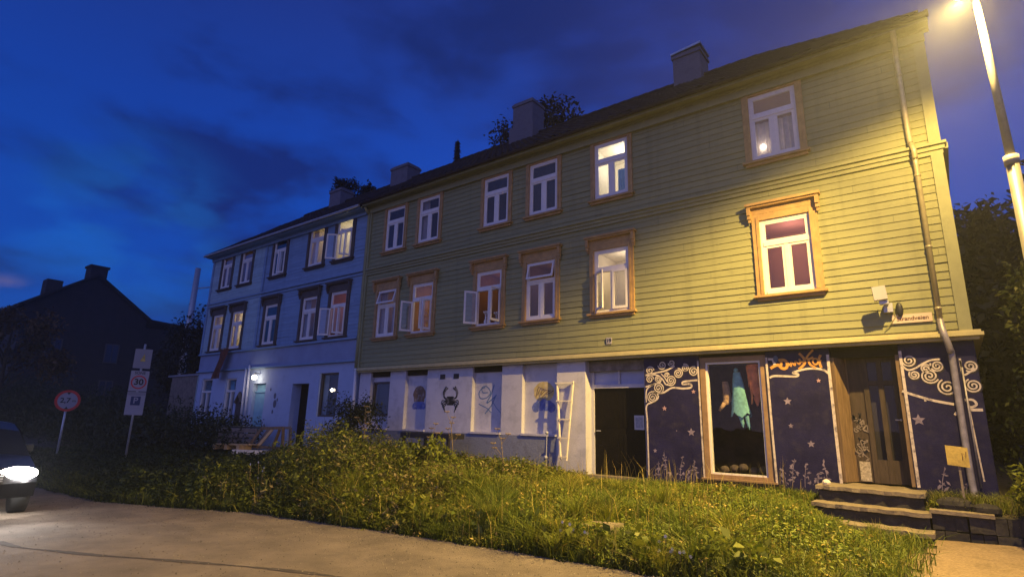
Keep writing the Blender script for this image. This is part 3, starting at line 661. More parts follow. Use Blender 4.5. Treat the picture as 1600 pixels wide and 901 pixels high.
def chimney(rf, x0, x1, y0, y1, z0, z1, cap=False, step=True):
    mb = MB(); mb.box(x0, x1, y0, y1, z0, z1)
    if step: mb.box(x0-.10, x1+.10, y0-.10, y1+.10, z0, z0+.85)
    mb.box(x0-.04, x1+.04, y0-.04, y1+.04, z1-.16, z1-.06)
    mb.box(x0+.06, x1-.06, y0+.06, y1-.06, z1, z1+.05)
    if cap:
        mb.add([(x0-.05, y0-.05, z1+.06), (x1+.05, y0-.05, z1+.16), (x1+.05, y1+.05, z1+.16), (x0-.05, y1+.05, z1+.06),
                (x0-.05, y0-.05, z1+.0), (x1+.05, y0-.05, z1+.08), (x1+.05, y1+.05, z1+.08), (x0-.05, y1+.05, z1+.0)],
               [(0, 1, 2, 3), (4, 7, 6, 5), (0, 4, 5, 1), (1, 5, 6, 2), (2, 6, 7, 3), (3, 7, 4, 0)], 1)
    mb.build('chimney', [M_CHIM, M_ZINC], rf)
chimney(RG, -5.95, -5.05, 16.1, 16.9, 10.6, 12.0, True, False)
chimney(RG, -12.60, -11.65, 16.1, 16.9, 10.6, 12.55)
chimney(RB, -19.9, -18.75, 16.1, 16.9, 10.5, 11.75, False, False)
chimney(RB, -24.75, -23.8, 16.1, 16.9, 10.5, 11.75, False, False)

# basement storey of the green house
mb = MB(); zb0, zt0 = -1.5, 1.545; yp = 12.03
for a, b in ((-15.62, -15.05), (-14.10, -13.38), (-12.42, -10.62), (-9.56, -8.88), (-7.80, -6.98)): mb.box(a, b, yp, 12.6, -.27, zt0)
for a, b in ((-13.38, -12.42), (-10.62, -9.56), (-8.88, -7.80)): mb.box(a, b, 12.16, 12.6, -.27, zt0)
mb.box(-15.05, -14.10, 12.16, 12.6, -.27, .18); mb.box(-15.05, -14.10, 12.16, 12.6, 1.24, zt0)
mb.build('basement_wall', M_WHITE, GREEN)
mb = MB(); mb.box(-15.62, -8.88, yp+.002, 12.6, zb0, -.275); mb.box(-8.88, -7.8, yp+.002, 12.6, zb0, -.275)
mb.build('plinth', M_PLINTH, GREEN)
mb = MB(); mb.box(-7.80, -6.98, yp+.001, 12.6, zb0, -.272); mb.build('pier_base', M_WHITE, GREEN)
mb = MB()
for a, b in ((-15.05, -14.10), (-13.38, -12.42), (-10.62, -9.56), (-8.88, -7.80)):
    mb.box(a+.002, b-.002, 11.99, 12.158, -.27+.002, -.215)
mb.build('recess_sill', M_WHITE, GREEN)
mb = MB()
for a, b in ((-15.05, -14.10), (-13.38, -12.42), (-10.62, -9.56)): mb.box(a+.003, b-.003, 12.10, 12.157, 1.40, 1.542)
mb.build('recess_header', M_DARKBAND, GREEN)
for x in (-11.78, -11.24): mb = MB(); mb.box(x-.10, x+.10, 12.016, 12.029, 1.24, 1.38); mb.build('vent', M_METALD, GREEN)
bw = MB()   # basement window
bw.box(-15.02, -14.96, 12.13, 12.2, .18, 1.24); bw.box(-14.19, -14.13, 12.13, 12.2, .18, 1.24); bw.box(-14.96, -14.19, 12.13, 12.2, 1.18, 1.24); bw.box(-14.96, -14.19, 12.13, 12.2, .18, .23)
bwo = bw.build('basement_window', M_BROWN, GREEN)
mb = MB(); mb.quad((-14.96, 12.17, .23), (-14.19, 12.17, .23), (-14.19, 12.17, 1.18), (-14.96, 12.17, 1.18)); mb.build('pane', M_GLASS, bwo)
mb = MB(); mb.box(-14.99, -14.16, 12.3, 12.9, .2, 1.22); mb.build('room', M_ROOMD, bwo)
# wall paintings on the whitewash
def spiral(mb, cx, cz, r, turns=2.2, w=.022, y=12.026, start=0, dir_=1, tail=None, mi=0, shade=True):
    pts = []; n = int(turns*18)
    for i in range(n+1):
        t = i/n; a = start+dir_*t*turns*2*math.pi; rr = r*(1-t)**.85+.006
        pts.append((cx+rr*math.cos(a), cz+rr*math.sin(a)))
    if tail: pts = tail+pts
    if shade: mb.ribbon([(p[0]+.006, p[1]-.010) for p in pts], w*2.3, y-.0005, mi=1)
    mb.ribbon(pts, w, y-.002, mi=mi, taper=False)
def poly(mb, pts, y, mi=0): mb.add([(p[0], y, p[1]) for p in pts], [tuple(range(len(pts)))], mi)
def ell(cx, cz, rx, rz, n=18, ph=0): return [(cx+rx*math.cos(2*math.pi*k/n+ph)*(1+.05*math.sin(k*2.3)), cz+rz*math.sin(2*math.pi*k/n+ph)) for k in range(n)]
M_PBROWN = mat('painted_brown', (.16, .10, .07), .8, .2, 9, dirt=(.55, .52, .56), dirt_amt=.55, dirt_scale=7); M_PBLUE = mat('painted_blue', (.09, .13, .38), .8, .3, 9, dirt=(.55, .52, .56), dirt_amt=.55, dirt_scale=7)
M_PYEL = mat('painted_straw', (.50, .40, .17), .8, .3, 9, dirt=(.55, .52, .56), dirt_amt=.55, dirt_scale=7); M_PCRAB = mat('painted_black', (.010, .012, .014), .8, .1, 9, dirt=(.55, .52, .56), dirt_amt=.55, dirt_scale=7)
mb = MB(); poly(mb, ell(-12.86, .82, .27, .26), 12.157); poly(mb, [(-13.07, .60), (-12.64, .60), (-12.62, .80), (-13.10, .80)], 12.1565)
for k in range(9): poly(mb, ell(-13.05+.05*k, .47+.04*(k % 2), .09, .10, 10), 12.156-.0003*k, 1)
mb.build('painted_mushroom', [M_PBROWN, M_PBLUE], GREEN)
mb = MB(); cx, cz = -11.44, .62
poly(mb, [(cx-.20, cz), (cx-.13, cz+.12), (cx+.13, cz+.12), (cx+.20, cz), (cx+.12, cz-.13), (cx-.12, cz-.13)], 12.027)
for sgn in (-1, 1):
    mb.ribbon(smooth_path([(cx+sgn*.15, cz+.04), (cx+sgn*.25, cz+.12), (cx+sgn*.22, cz+.27), (cx+sgn*.10, cz+.36)], 5), .055, 12.0265)
    mb.ribbon(smooth_path([(cx+sgn*.25, cz+.12), (cx+sgn*.28, cz+.24), (cx+sgn*.17, cz+.40)], 5), .05, 12.0262)
    for k in range(4): mb.ribbon(smooth_path([(cx+sgn*.15, cz-.02-.03*k), (cx+sgn*(.31-.03*k), cz+.0-.06*k), (cx+sgn*(.33-.05*k), cz-.12-.07*k)], 4), .032, 12.0258-.0003*k)
mb.build('painted_crab', M_PCRAB, GREEN)
mb = MB(); yg = 12.157
mb.ribbon(smooth_path([(-10.25, .98), (-10.40, .93), (-10.47, .80), (-10.39, .68), (-10.18, .70), (-10.05, .84), (-10.19, 1.0), (-10.36, .98), (-10.33, .84), (-10.15, .84)], 5), .03, yg)
mb.ribbon(smooth_path([(-9.93, 1.04), (-10.02, .80), (-10.17, .56), (-9.98, .66), (-9.84, .76)], 5), .035, yg-.0005)
mb.ribbon([(-9.84, .78), (-10.01, .48), (-10.22, .27)], .035, yg-.001); mb.ribbon([(-10.46, .53), (-10.16, .42), (-10.0, .30)], .022, yg-.0015); mb.ribbon([(-9.99, .62), (-9.84, .44), (-9.67, .29)], .022, yg-.002)
mb.build('graffiti_tag', mat('teal_spray', (.12, .20, .36), .7, .2, 12), GREEN)
mb = MB(); poly(mb, ell(-8.28, .83, .32, .26, 20), 12.157); 
for k in range(7): poly(mb, ell(-8.52+.08*k, .50+.03*(k % 2)-.02*abs(k-3), .12, .13, 12), 12.1565-.0003*k, 1)
for k in range(6): mb.ribbon(smooth_path([(-8.52+.05*k, .70+.05*(k % 2)), (-8.44+.07*k, .95-.03*k), (-8.33+.07*k, .86)], 4), .022, 12.154-.0002*k, mi=2)
mb.build('painted_head', [M_PYEL, M_PBLUE, M_PBROWN], GREEN)

# dark door under the white lintel
mb = MB(); mb.box(-6.98, -6.90, 12.30, 12.6, -1.10, .90); mb.box(-6.90, -5.52, 12.28, 12.6, .90, .985); mb.box(-5.52, -5.45, 12.16, 12.6, -1.1, .9)
mb.box(-6.98, -6.90, 12.30, 12.6, .90, 1.30); mb.box(-6.24, -6.20, 12.29, 12.5, .985, 1.30); mb.box(-5.52, -5.45, 12.16, 12.6, .9, 1.3)
mb.build('door_surround', M_WHITE, GREEN)
mb = MB(); mb.box(-6.90, -6.24, 12.36, 12.5, .987, 1.298); mb.box(-6.20, -5.52, 12.36, 12.5, .987, 1.298); mb.build('transom_panel', mat('transom_blue', (.36, .40, .60), .6, .1, 3), GREEN)
mb = MB(); mb.box(-6.98, -5.45, 12.22, 12.6, 1.30, 1.545); mb.build('transom_header', mat('peeling_header', (.18, .16, .17), .9, .4, 6, dirt=(.04, .035, .03), dirt_amt=.8, dirt_scale=4), GREEN)
mb = MB(); mb.box(-6.90, -5.52, 12.34, 12.40, -1.09, .90)
for a, b, c, d in ((-6.8, -6.28, -.95, -.15), (-6.14, -5.62, -.95, -.15), (-6.8, -6.28, -.02, .8), (-6.14, -5.62, -.02, .8)): mb.box(a, b, 12.33, 12.34, c, d)
dd = mb.build('door', M_BLACK, GREEN)
mb = MB(); mb.tube([(-6.82, 12.33, -.1), (-6.82, 12.27, -.1), (-6.71, 12.27, -.1)], .012); mb.ball((-5.95, 12.325, .02), .0); mb.build('handle', M_METALG, dd)
mb = MB(); mb.box(-6.98, -5.45, 12.0, 12.34, -1.5, -1.09); mb.build('door_threshold', M_WOODG, GREEN)
pl = MB(); pl.box(-5.86, -5.62, 12.318, 12.328, -.05, .27); pl.box(-5.83, -5.65, 12.314, 12.318, -.01, .23, 1)
tag(pl.build('notice_plate', [M_METALG, mat('notice_paper', (.30, .32, .38), .4, .3, 20)]), 'small framed grey notice fixed to the black basement door', 'notice')

# purple shop front
mb = MB()
for a, b in ((-5.45, -4.20), (-2.85, -1.72), (-.64, .40)): mb.box(a, b, yp, 12.6, -1.5, zt0)
mb.box(-4.20, -2.85, 12.10, 12.6, -1.5, -.98); mb.box(.401, .42, 12.05, 20.9, -1.5, 1.55)
mb.build('shop_wall', M_PURPLE, GREEN)
mb = MB(); mb.box(-4.20, -2.85, 12.10, 12.6, 1.48, zt0); mb.build('shop_header', M_DARKBAND, GREEN)
mb = MB(); mb.box(-1.72, -.64, 12.2, 12.6, 1.36, zt0); mb.build('entrance_header', M_DARKBAND, GREEN)
mb = MB(); mb.box(-4.36, -2.72, 11.96, 12.08, -1.24, -.985); mb.build('window_ledge', M_DARKBAND, GREEN)
M_SHOPF = mat('shop_frame_wood', (.27, .17, .09), .6, .2, 8, .2, 40, (.20, .12, .07), .5, 5)
mb = MB(); yf = 12.06
mb.box(-4.19, -4.08, yf, 12.25, -.97, 1.48); mb.box(-2.97, -2.86, yf, 12.25, -.97, 1.48); mb.box(-4.08, -2.97, yf, 12.25, 1.38, 1.48); mb.box(-4.08, -2.97, yf, 12.25, -.97, -.88)
mb.box(-4.24, -2.81, 11.97, 12.058, -.985, -.955)
so = mb.build('shop_window', M_SHOPF, GREEN)
mb = MB(); mb.box(-4.08, -4.04, yf+.03, 12.2, -.88, 1.38); mb.box(-3.01, -2.97, yf+.03, 12.2, -.88, 1.38); mb.box(-4.04, -3.01, yf+.03, 12.2, 1.34, 1.38); mb.box(-4.04, -3.01, yf+.03, 12.2, -.88, -.85); mb.build('window_frame', M_WIN, so)
mb = MB(); mb.quad((-4.04, 12.14, -.85), (-3.01, 12.14, -.85), (-3.01, 12.14, 1.34), (-4.04, 12.14, 1.34)); mb.build('pane', M_GLASSD, so)
mb = MB(); M_SHOPR = mat('shop_interior', (.06, .032, .025), .9, .6, 3)
a, b, c, d, e, f_ = -4.6, -2.5, 12.26, 13.6, -.95, 1.47
mb.quad((a, d, e), (b, d, e), (b, d, f_), (a, d, f_)); mb.quad((a, c, e), (a, d, e), (a, d, f_), (a, c, f_)); mb.quad((b, c, e), (b, d, e), (b, d, f_), (b, c, f_)); mb.quad((a, c, e), (b, c, e), (b, d, e), (a, d, e)); mb.quad((a, c, f_), (b, c, f_), (b, d, f_), (a, d, f_))
mb.build('room', M_SHOPR, so)
link_light('shop_glow', 'POINT', (-3.12, 12.20, 1.40), 4.0, (1, .72, .5), .04)
# murals: scroll clouds, stars, faint plants, lettering
mb = MB(); y1 = 12.0285
for cx, cz, r, tn, st, dr in ((-5.27, .66, .13, 2.6, 0, 1), (-5.12, .86, .125, 2.6, 3.6, 1), (-5.13, 1.05, .075, 2, -1, 1), (-5.32, 1.06, .085, 1.8, 0, 1), (-5.31, 1.25, .09, 1.8, 0, 1),
                      (-4.83, 1.02, .11, 2.4, 3.8, 1), (-4.66, 1.17, .10, 2.3, 1.6, -1), (-4.50, 1.28, .08, 2, 2, -1), (-4.31, 1.20, .10, 2, 1.2, 1), (-5.02, 1.36, .09, 1.8, 3.2, 1), (-4.80, 1.40, .07, 1.6, 3.2, 1), (-4.92, 1.14, .05, 1.4, 0, 1)):
    spiral(mb, cx, cz, r, tn, .024, y1, st, dr)
for pts, w in (([(-5.41, -1.0), (-5.41, .11), (-5.42, .46), (-5.29, .55), (-5.16, .62), (-5.13, .70)], .035), ([(-5.11, .75), (-4.99, .77), (-4.8, .86), (-4.57, .84), (-4.39, .86), (-4.40, .93), (-4.56, .93), (-4.54, .985), (-4.24, 1.01)], .04),
               ([(-5.42, 1.15), (-5.13, 1.2), (-4.93, 1.24), (-4.73, 1.33)], .035), ([(-5.3, 1.16), (-5.13, 1.14), (-5.02, 1.05), (-4.95, .94), (-4.84, .915)], .03), ([(-5.05, 1.17), (-4.98, 1.1), (-4.91, .99)], .025),
               ([(-5.43, .89), (-5.23, .945), (-5.08, .98)], .03), ([(-5.42, .55), (-5.41, .80), (-5.31, .91), (-5.20, .945)], .03)):
    mb.ribbon(smooth_path([(a, b) for a, b in pts], 6), w, y1-.0025)
mb.ribbon([(-4.215, 1.42), (-4.21, 0), (-4.20, -.98)], .035, y1-.003)
mb.build('mural_clouds', [M_MURALW, M_MURALB], GREEN)
mb = MB()
mb.ribbon([(-2.835, 1.42), (-2.83, 0), (-2.82, -.98)], .04, y1-.002); mb.ribbon([(-1.745, 1.42), (-1.745, 0), (-1.74, -1.0)], .05, y1-.002)
mb.ribbon(smooth_path([(-2.8, 1.02), (-2.71, 1.05), (-2.52, 1.04), (-2.32, 1.03), (-2.28, 1.07), (-2.37, 1.1), (-2.29, 1.13), (-2.17, 1.16), (-2.05, 1.17), (-1.92, 1.16), (-1.83, 1.13), (-1.76, 1.07)], 6), .04, y1-.003)
mb.ribbon([(-2.80, 1.38), (-2.72, 1.38), (-2.68, 1.27)], .05, y1-.0032); poly(mb, ell(-2.66, 1.38, .045, .07, 12), y1-.004, 1)
mb.build('mural_outline', [M_MURALW, mat('mural_blue_spot', (.06, .09, .15), .7)], GREEN)
mb = MB(); yy_ = y1-.0025
for i, (pts, w) in enumerate([([(-2.77, 1.20), (-2.70, 1.24), (-2.62, 1.26), (-2.55, 1.19), (-2.48, 1.20), (-2.455, 1.28), (-2.51, 1.35), (-2.61, 1.35)], .055), ([(-2.56, 1.34), (-2.575, 1.20)], .045),
               ([(-2.45, 1.31), (-2.39, 1.23), (-2.385, 1.31), (-2.32, 1.24), (-2.31, 1.32), (-2.24, 1.26), (-2.23, 1.33)], .030), ([(-2.23, 1.47), (-2.15, 1.36), (-2.155, 1.26), (-2.26, 1.165)], .045), ([(-2.24, 1.36), (-2.19, 1.30), (-2.13, 1.36)], .035),
               ([(-1.98, 1.52), (-2.06, 1.44), (-2.11, 1.36), (-2.02, 1.355)], .035), ([(-1.99, 1.38), (-2.07, 1.34), (-2.055, 1.25), (-1.96, 1.175)], .04), ([(-1.86, 1.42), (-1.90, 1.32), (-1.87, 1.18)], .045), ([(-1.90, 1.32), (-1.86, 1.30)], .04)]):
    mb.ribbon(smooth_path([(a, b) for a, b in pts], 6), w, yy_-.0004*i)
mb.ribbon(smooth_path([(x, z) for x, z in ell(-1.96, 1.30, .045, .055, 9)]+[(-1.915, 1.30)], 3), .03, yy_-.004)
mb.build('mural_lettering', M_MURALO, GREEN)
mb = MB()
for cx, cz, r, tn, st, dr in ((-.50, 1.25, .10, 2, 3, 1), (-.45, 1.0, .075, 2, 2.4, 1), (-.28, 1.10, .07, 2, 0, 1), (-.24, .975, .12, 2.4, 5.8, -1), (-.12, 1.14, .09, 2.2, 2.6, 1), (-.02, .78, .13, 2.2, 2, 1), (.32, 1.12, .09, 2, 4, 1), (.32, .80, .11, 2.3, 2, 1)):
    spiral(mb, cx, cz, r, tn, .024, y1, st, dr)
for pts, w in (([(-.63, 1.20), (-.54, 1.09), (-.43, 1.11), (-.32, 1.18), (-.19, 1.24), (-.06, 1.25)], .03), ([(-.66, .725), (-.49, .655), (-.36, .605), (-.21, .555), (.03, .50)], .04), ([(.2, 1.25), (.21, .99), (.3, 1.02), (.38, 1.08)], .03),
               ([(.20, 1.22), (.21, .78), (.22, .40), (.24, -.2), (.26, -.7)], .022), ([(.18, .57), (.28, .57), (.32, .50), (.26, .455), (.20, .46)], .035), ([(.02, .36), (.05, .34)], .06), ([(.22, .41), (.39, .41)], .045)):
    mb.ribbon(smooth_path([(a, b) for a, b in pts], 6), w, y1-.0025)
mb.ribbon([(-.615, 1.42), (-.61, 0), (-.605, -.86)], .045, y1-.003); mb.ribbon([(-.35, .60), (-.35, .55)], .03, y1-.003)
mb.build('mural_scrolls', [M_MURALW, M_MURALB], GREEN)
def star(mb, x, z, r, y):
    poly(mb, [(x+(r if k % 2 == 0 else r*.45)*math.sin(k*math.pi/5), z+(r if k % 2 == 0 else r*.45)*math.cos(k*math.pi/5)) for k in range(10)], y)
mb = MB()
for x, z, r in ((-5.0, .42, .06), (-4.34, .77, .05), (-1.94, .94, .045)): star(mb, x, z, r, y1-.001)
mb.build('mural_stars', M_STAR, GREEN)
mb = MB()
for x, z, r in ((-4.43, -.07, .09), (-5.25, -.48, .05), (-4.75, -.05, .02), (-2.51, .56, .08), (-2.17, -.22, .07), (-2.49, .10, .05), (-.48, .24, .10)): star(mb, x, z, r, y1-.001)
q = 0
pr_ = random.Random(9)
for bx, bz, h in ((-5.18, -1.05, .35), (-5.0, -1.05, .55), (-4.72, -1.05, .45), (-4.42, -1.05, .40), (-4.55, -1.05, .2), (-2.66, -1.0, .30), (-2.55, -1.0, .50), (-2.34, -1.0, .42), (-2.12, -1.02, .28), (-1.95, -1.0, .50), (-.30, -.95, .42), (.0, -1.0, .3)):
    bend = pr_.uniform(-.08, .08); q += 1; mb.ribbon(smooth_path([(bx, bz), (bx+bend*.3, bz+h*.5), (bx+bend, bz+h)], 5), .010, y1-.001-.0002*q)
    for k in range(15):
        f = pr_.uniform(.15, 1.05); l_ = pr_.uniform(.012, .05)*(1.3-.5*f); an = pr_.random()*6.28; dx_ = pr_.uniform(-.09, .09)*(1.25-f)
        px0, pz0 = bx+bend*f+dx_, bz+h*f; poly(mb, [(px0-l_*math.cos(an), pz0-l_*math.sin(an)), (px0+l_*.4*math.sin(an), pz0-l_*.4*math.cos(an)), (px0+l_*math.cos(an), pz0+l_*math.sin(an)), (px0-l_*.4*math.sin(an), pz0+l_*.4*math.cos(an))], y1-.0012-.0001*k-.0002*q)
tag(mb.build('mural_plants', M_MURALG, GREEN), kind='stuff')
# things hanging in the shop window
mb = MB(); N = 14
def garment(mb, cx, cy_, zt_, zb_, w0, w1, mi=0, n=14, rows=12, rag=.06):
    for s_ in (0, 1):
        ring = []
        for r in range(rows+1):
            t = r/rows; row = []
            for k in range(n):
                a = 2*math.pi*k/n; w = (w0+(w1-w0)*t)*(1+.10*math.sin(k*2.7+r*.6)); z = zt_+(zb_-zt_)*t-(rag*math.sin(k*1.9) if r == rows else 0)
                row.append((cx+w*math.cos(a)+.04*t, cy_+w*.45*math.sin(a), z))
            ring.append(row)
        if s_ == 0:
            vs = [v for rw in ring for v in rw]; fs = [(i*n+k, i*n+(k+1) % n, (i+1)*n+(k+1) % n, (i+1)*n+k) for i in range(rows) for k in range(n)]
            mb.add(vs, fs, mi)
garment(mb, -3.52, 12.36, 1.18, .30, .07, .20); garment(mb, -3.50, 12.36, .30, .10, .05, .03); garment(mb, -3.38, 12.36, .30, .06, .05, .03)
mb.ball((-3.53, 12.36, 1.22), .05); tag(mb.build('hanging_dress', M_TEAL, smooth=True), 'turquoise patterned dress hanging in the middle of the shop window', 'dress')
mb = MB(); garment(mb, -3.17, 12.30, 1.32, .60, .12, .11, rag=.14); garment(mb, -3.26, 12.34, 1.30, .92, .06, .07, rag=.08)
tag(mb.build('hanging_cloth', M_REDF, smooth=True), 'red and orange cloth hanging at the right edge of the shop window', 'cloth')
mb = MB(); garment(mb, -3.80, 12.45, 1.0, .55, .06, .10, rag=.05); mb.ball((-3.78, 12.36, .56), .06, sc_=(1, .6, 1.1)); mb.tube([(-3.80, 12.35, .55), (-3.92, 12.35, .38)], [.045, .03])
tag(mb.build('mannequin_scarf', mat('ochre_cloth', (.32, .21, .12), .8, .4, 9), smooth=True), 'brown draped scarf and pale hand form at the left of the shop window', 'scarf')
mb = MB()
for k in range(5): mb.ball((-3.9+.19*k, 12.4+.05*(k % 2), -.80+.03*(k % 3)), .10, 9, 6, 0, (1, .8, .8)); 
tag(mb.build('window_display', mat('dark_display', (.08, .06, .05), .8, .5, 12), smooth=True), 'dark rounded cushions along the bottom of the shop window', 'cushions')

# shop entrance
mb = MB(); mb.box(-1.72, -1.715, 12.03, 12.50, -.86, 1.36); mb.box(-1.715, -1.50, 12.42, 12.6, -.86, 1.36); mb.box(-.70, -.64, 12.05, 12.6, -.86, 1.36)
mb.obox((-1.71, 12.05, -.86), (.13, .37, 0), (.05, -.02, 0), (0, 0, 2.22))
mb.build('entrance_jamb', M_WOODB, GREEN)
mb = MB(); yd = 12.40
mb.box(-1.50, -1.26, yd, yd+.05, -.86, 1.36)
mb.build('entrance_side_panel', M_WOODSHADE, GREEN)
mb = MB()
gr_ = random.Random(4)
for k in range(26):
    gx0, gz0 = gr_.uniform(-1.46, -1.31), gr_.uniform(-.46, .34); mb.ribbon(smooth_path([(gx0+gr_.uniform(-.05, .04), gz0+gr_.uniform(-.07, .07)) for _ in range(4)], 5), gr_.uniform(.012, .03), yd-.003-.0004*k, mi=gr_.choice((0, 1, 1)))
mb.build('entrance_graffiti', [M_SIGNK, mat('graffiti_grey', (.22, .18, .16), .8, .3, 20)], GREEN)['kind'] = 'stuff'
mb = MB(); mb.box(-1.47, -1.30, yd-.012, yd-.008, -.84, -.50); mb.build('entrance_sticker', mat('sticker', (.38, .33, .26), .7, .6, 26), GREEN)
mb = MB()
for a, b in ((-1.26, -1.18), (-1.03, -.95), (-.80, -.70)): mb.box(a, b, yd-.03, yd+.04, -.86, 1.36)
mb.box(-1.18, -1.03, yd-.02, yd+.04, -.86, -.46); mb.box(-.95, -.80, yd-.02, yd+.04, -.86, -.46); mb.box(-1.18, -1.03, yd-.02, yd+.04, .86, .94); mb.box(-.95, -.80, yd-.02, yd+.04, .86, .94)
mb.box(-1.18, -1.03, yd-.02, yd+.04, 1.28, 1.36); mb.box(-.95, -.80, yd-.02, yd+.04, 1.28, 1.36)
sd = mb.build('shop_door', M_WOODSHADE, GREEN)
mb = MB()
for a, b in ((-1.18, -1.03), (-.95, -.80)):
    mb.quad((a, yd+.01, -.46), (b, yd+.01, -.46), (b, yd+.01, .86), (a, yd+.01, .86)); mb.quad((a, yd+.01, .94), (b, yd+.01, .94), (b, yd+.01, 1.28), (a, yd+.01, 1.28))
mb.build('pane', M_GLASSD, sd)
mb = MB(); mb.box(-1.26, -.68, yd+.12, yd+.9, -.86, 1.36); mb.build('dark_hall', M_ROOMD, sd)
mb = MB(); mb.tube([(-.745, yd-.03, .24), (-.745, yd-.09, .24), (-.83, yd-.09, .24)], .012); mb.ball((-.745, yd-.09, .24), .022); mb.build('handle', M_METALG, sd, True)

# downpipes
mb = MB(); px = .03; yq = 11.86
mb.tube(smooth_path([(-.02, 11.62, 7.42), (-.02, 11.72, 7.30), (-.03, 11.90, 7.05), (-.03, 11.90, 6.8), (-.02, 11.90, 5.35), (0, 11.86, 5.15), (.02, 11.80, 5.02), (.02, 11.84, 4.86)], 4), .045, 10)
mb.tube([(.02, 11.84, 4.9), (.02, 11.90, 4.75), (.02, 11.90, 1.85)], .042, 10)
for z in (6.6, 4.55, 3.2, 2.1): mb.tube([(.02 if z < 5 else -.025, 11.90, z-.02), (.02 if z < 5 else -.025, 11.90, z+.02)], .052, 10); 
mb.build('downpipe', M_PIPE, GREEN, True)
mb = MB(); mb.tube(smooth_path([(.02, 11.90, 1.90), (.03, 11.82, 1.74), (.05, 11.80, 1.60), (.09, 11.86, 1.38), (.10, 11.95, 1.15), (.10, 11.96, -.70), (.14, 11.88, -.95)], 5), .05, 10)
mb.tube([(.21, 11.99, 1.1), (.21, 11.99, -.8)], .014, 6)
mb.build('lower_downpipe', M_PIPEZ, GREEN, True)
mb = MB(); mb.tube(smooth_path([(-15.75, 11.70, 7.4), (-15.75, 11.85, 7.2), (-15.75, 11.92, 6.9), (-15.75, 11.92, 1.7)], 4), .05, 8)
mb.build('dark_downpipe', M_GREENTRIM, GREEN, True)
mb = MB(); mb.tube([(-15.75, 11.92, 1.7), (-15.73, 11.94, -.6)], .048, 8); mb.build('white_downpipe', M_PIPEW, GREEN, True)
mb = MB(); mb.box(-15.70, -15.62, 11.93, 12.3, 1.60, 7.40); mb.box(-15.86, -15.80, 11.93, 12.3, 1.6, 7.40); mb.build('party_wall_board', M_GREENTRIM, GREEN)
mb = MB(); mb.tube([(-15.8, 11.56, 7.50), (.54, 11.56, 7.50)], .055, 8); mb.build('gutter', M_TILE, GREEN)

# blue house shell
mb = MB(); clapboard(mb, -22.65, -15.86, 2.80, 7.42, .135, HOLES_B, lip=.012); mb.build('wall', M_BLUEB, BLUE)
mb = MB(); clapboard(mb, -27.40, -22.65, 2.80, 7.42, .135, HOLES_B, lip=.014, y=YW-.02); mb.build('left_wall', M_BLUELIT, BLUE)
mb = MB(); mb.box(-27.40, -15.86, 11.99, 12.4, 2.02, 2.72); mb.build('render_band', M_LILAC, BLUE)
mb = MB(); mb.box(-27.45, -15.86, 11.92, 12.0, 5.10, 5.17); mb.box(-27.42, -15.86, 11.95, 12.0, 4.98, 5.04); mb.box(-27.45, -15.86, 11.90, 12.0, 2.72, 2.79); mb.box(-27.45, -15.86, 11.92, 12.0, 1.95, 2.015)
mb.box(-22.72, -22.58, 11.94, 11.985, 2.80, 5.0); mb.box(-22.72, -22.58, 11.94, 11.985, 5.2, 7.2); mb.box(-27.42, -27.28, 11.93, 11.978, 2.8, 7.2)
mb.box(-27.5, -15.9, 11.9, 11.97, 7.22, 7.36); mb.box(-27.5, -15.9, 11.62, 12.0, 7.36, 7.42)
mb.build('belt_moulding', M_BLUEB, BLUE)
mb = MB(); mb.add([(-27.4, 12, -1.5), (-27.4, 21, -1.5), (-27.4, 21, 7.4), (-27.4, 16.5, 11.0), (-27.4, 12, 7.4)], [(0, 1, 2, 3, 4)]); mb.quad((-27.4, 21, -1.5), (-15.86, 21, -1.5), (-15.86, 21, 7.4), (-27.4, 21, 7.4)); mb.build('gable_wall', M_BLUELIT, BLUE)
mb = MB(); mb.tube([(-27.6, 11.55, 7.44), (-15.9, 11.55, 7.44)], .05, 8); mb.build('gutter', M_METALG, BLUE)
def holes_wall(mb, x0, x1, z0, z1, y, y2, hs):
    xs = sorted(set([x0, x1]+[h[0] for h in hs]+[h[1] for h in hs]))
    for a, b in zip(xs[:-1], xs[1:]):
        m = (a+b)/2; zz = [(z0, z1)]
        for h in hs:
            if h[0] < m < h[1]:
                nz_ = []
                for p, q in zz:
                    if h[2] > p: nz_.append((p, min(q, h[2])))
                    if h[3] < q: nz_.append((max(p, h[3]), q))
                zz = nz_
        for p, q in zz:
            if q-p > .01: mb.box(a, b, y, y2, p, q)
bh = [(-27.0, -26.0, .02, 1.66), (-24.78, -23.88, .02, 1.62), (-22.45, -21.5, -.95, 1.35), (-19.62, -18.55, -1.0, 1.28), (-17.92, -16.82, .1, 1.62)]
mb = MB(); holes_wall(mb, -27.38, -15.80, -1.5, 1.95, 12.04, 12.5, bh); mb.build('basement_wall', M_BWHITE, BLUE)
for i, (a, b, c, d) in enumerate(bh[:2]):
    mb = MB(); mb.box(a, a+.06, 12.10, 12.2, c, d); mb.box(b-.06, b, 12.10, 12.2, c, d); mb.box(a+.06, b-.06, 12.1, 12.2, d-.06, d); mb.box(a+.06, b-.06, 12.1, 12.2, c, c+.06); mb.box(a+.06, b-.06, 12.09, 12.2, 1.05, 1.13); mb.box((a+b)/2-.04, (a+b)/2+.04, 12.1, 12.2, c+.06, 1.05)
    w_ = mb.build('basement_window', M_WIN, BLUE); mb = MB(); mb.quad((a, 12.16, c), (b, 12.16, c), (b, 12.16, d), (a, 12.16, d)); mb.build('pane', M_GLASS, w_)
    mb = MB(); mb.box(a-.0, b+.0, 12.51, 13, c, d); mb.build('room', M_ROOMD, w_)
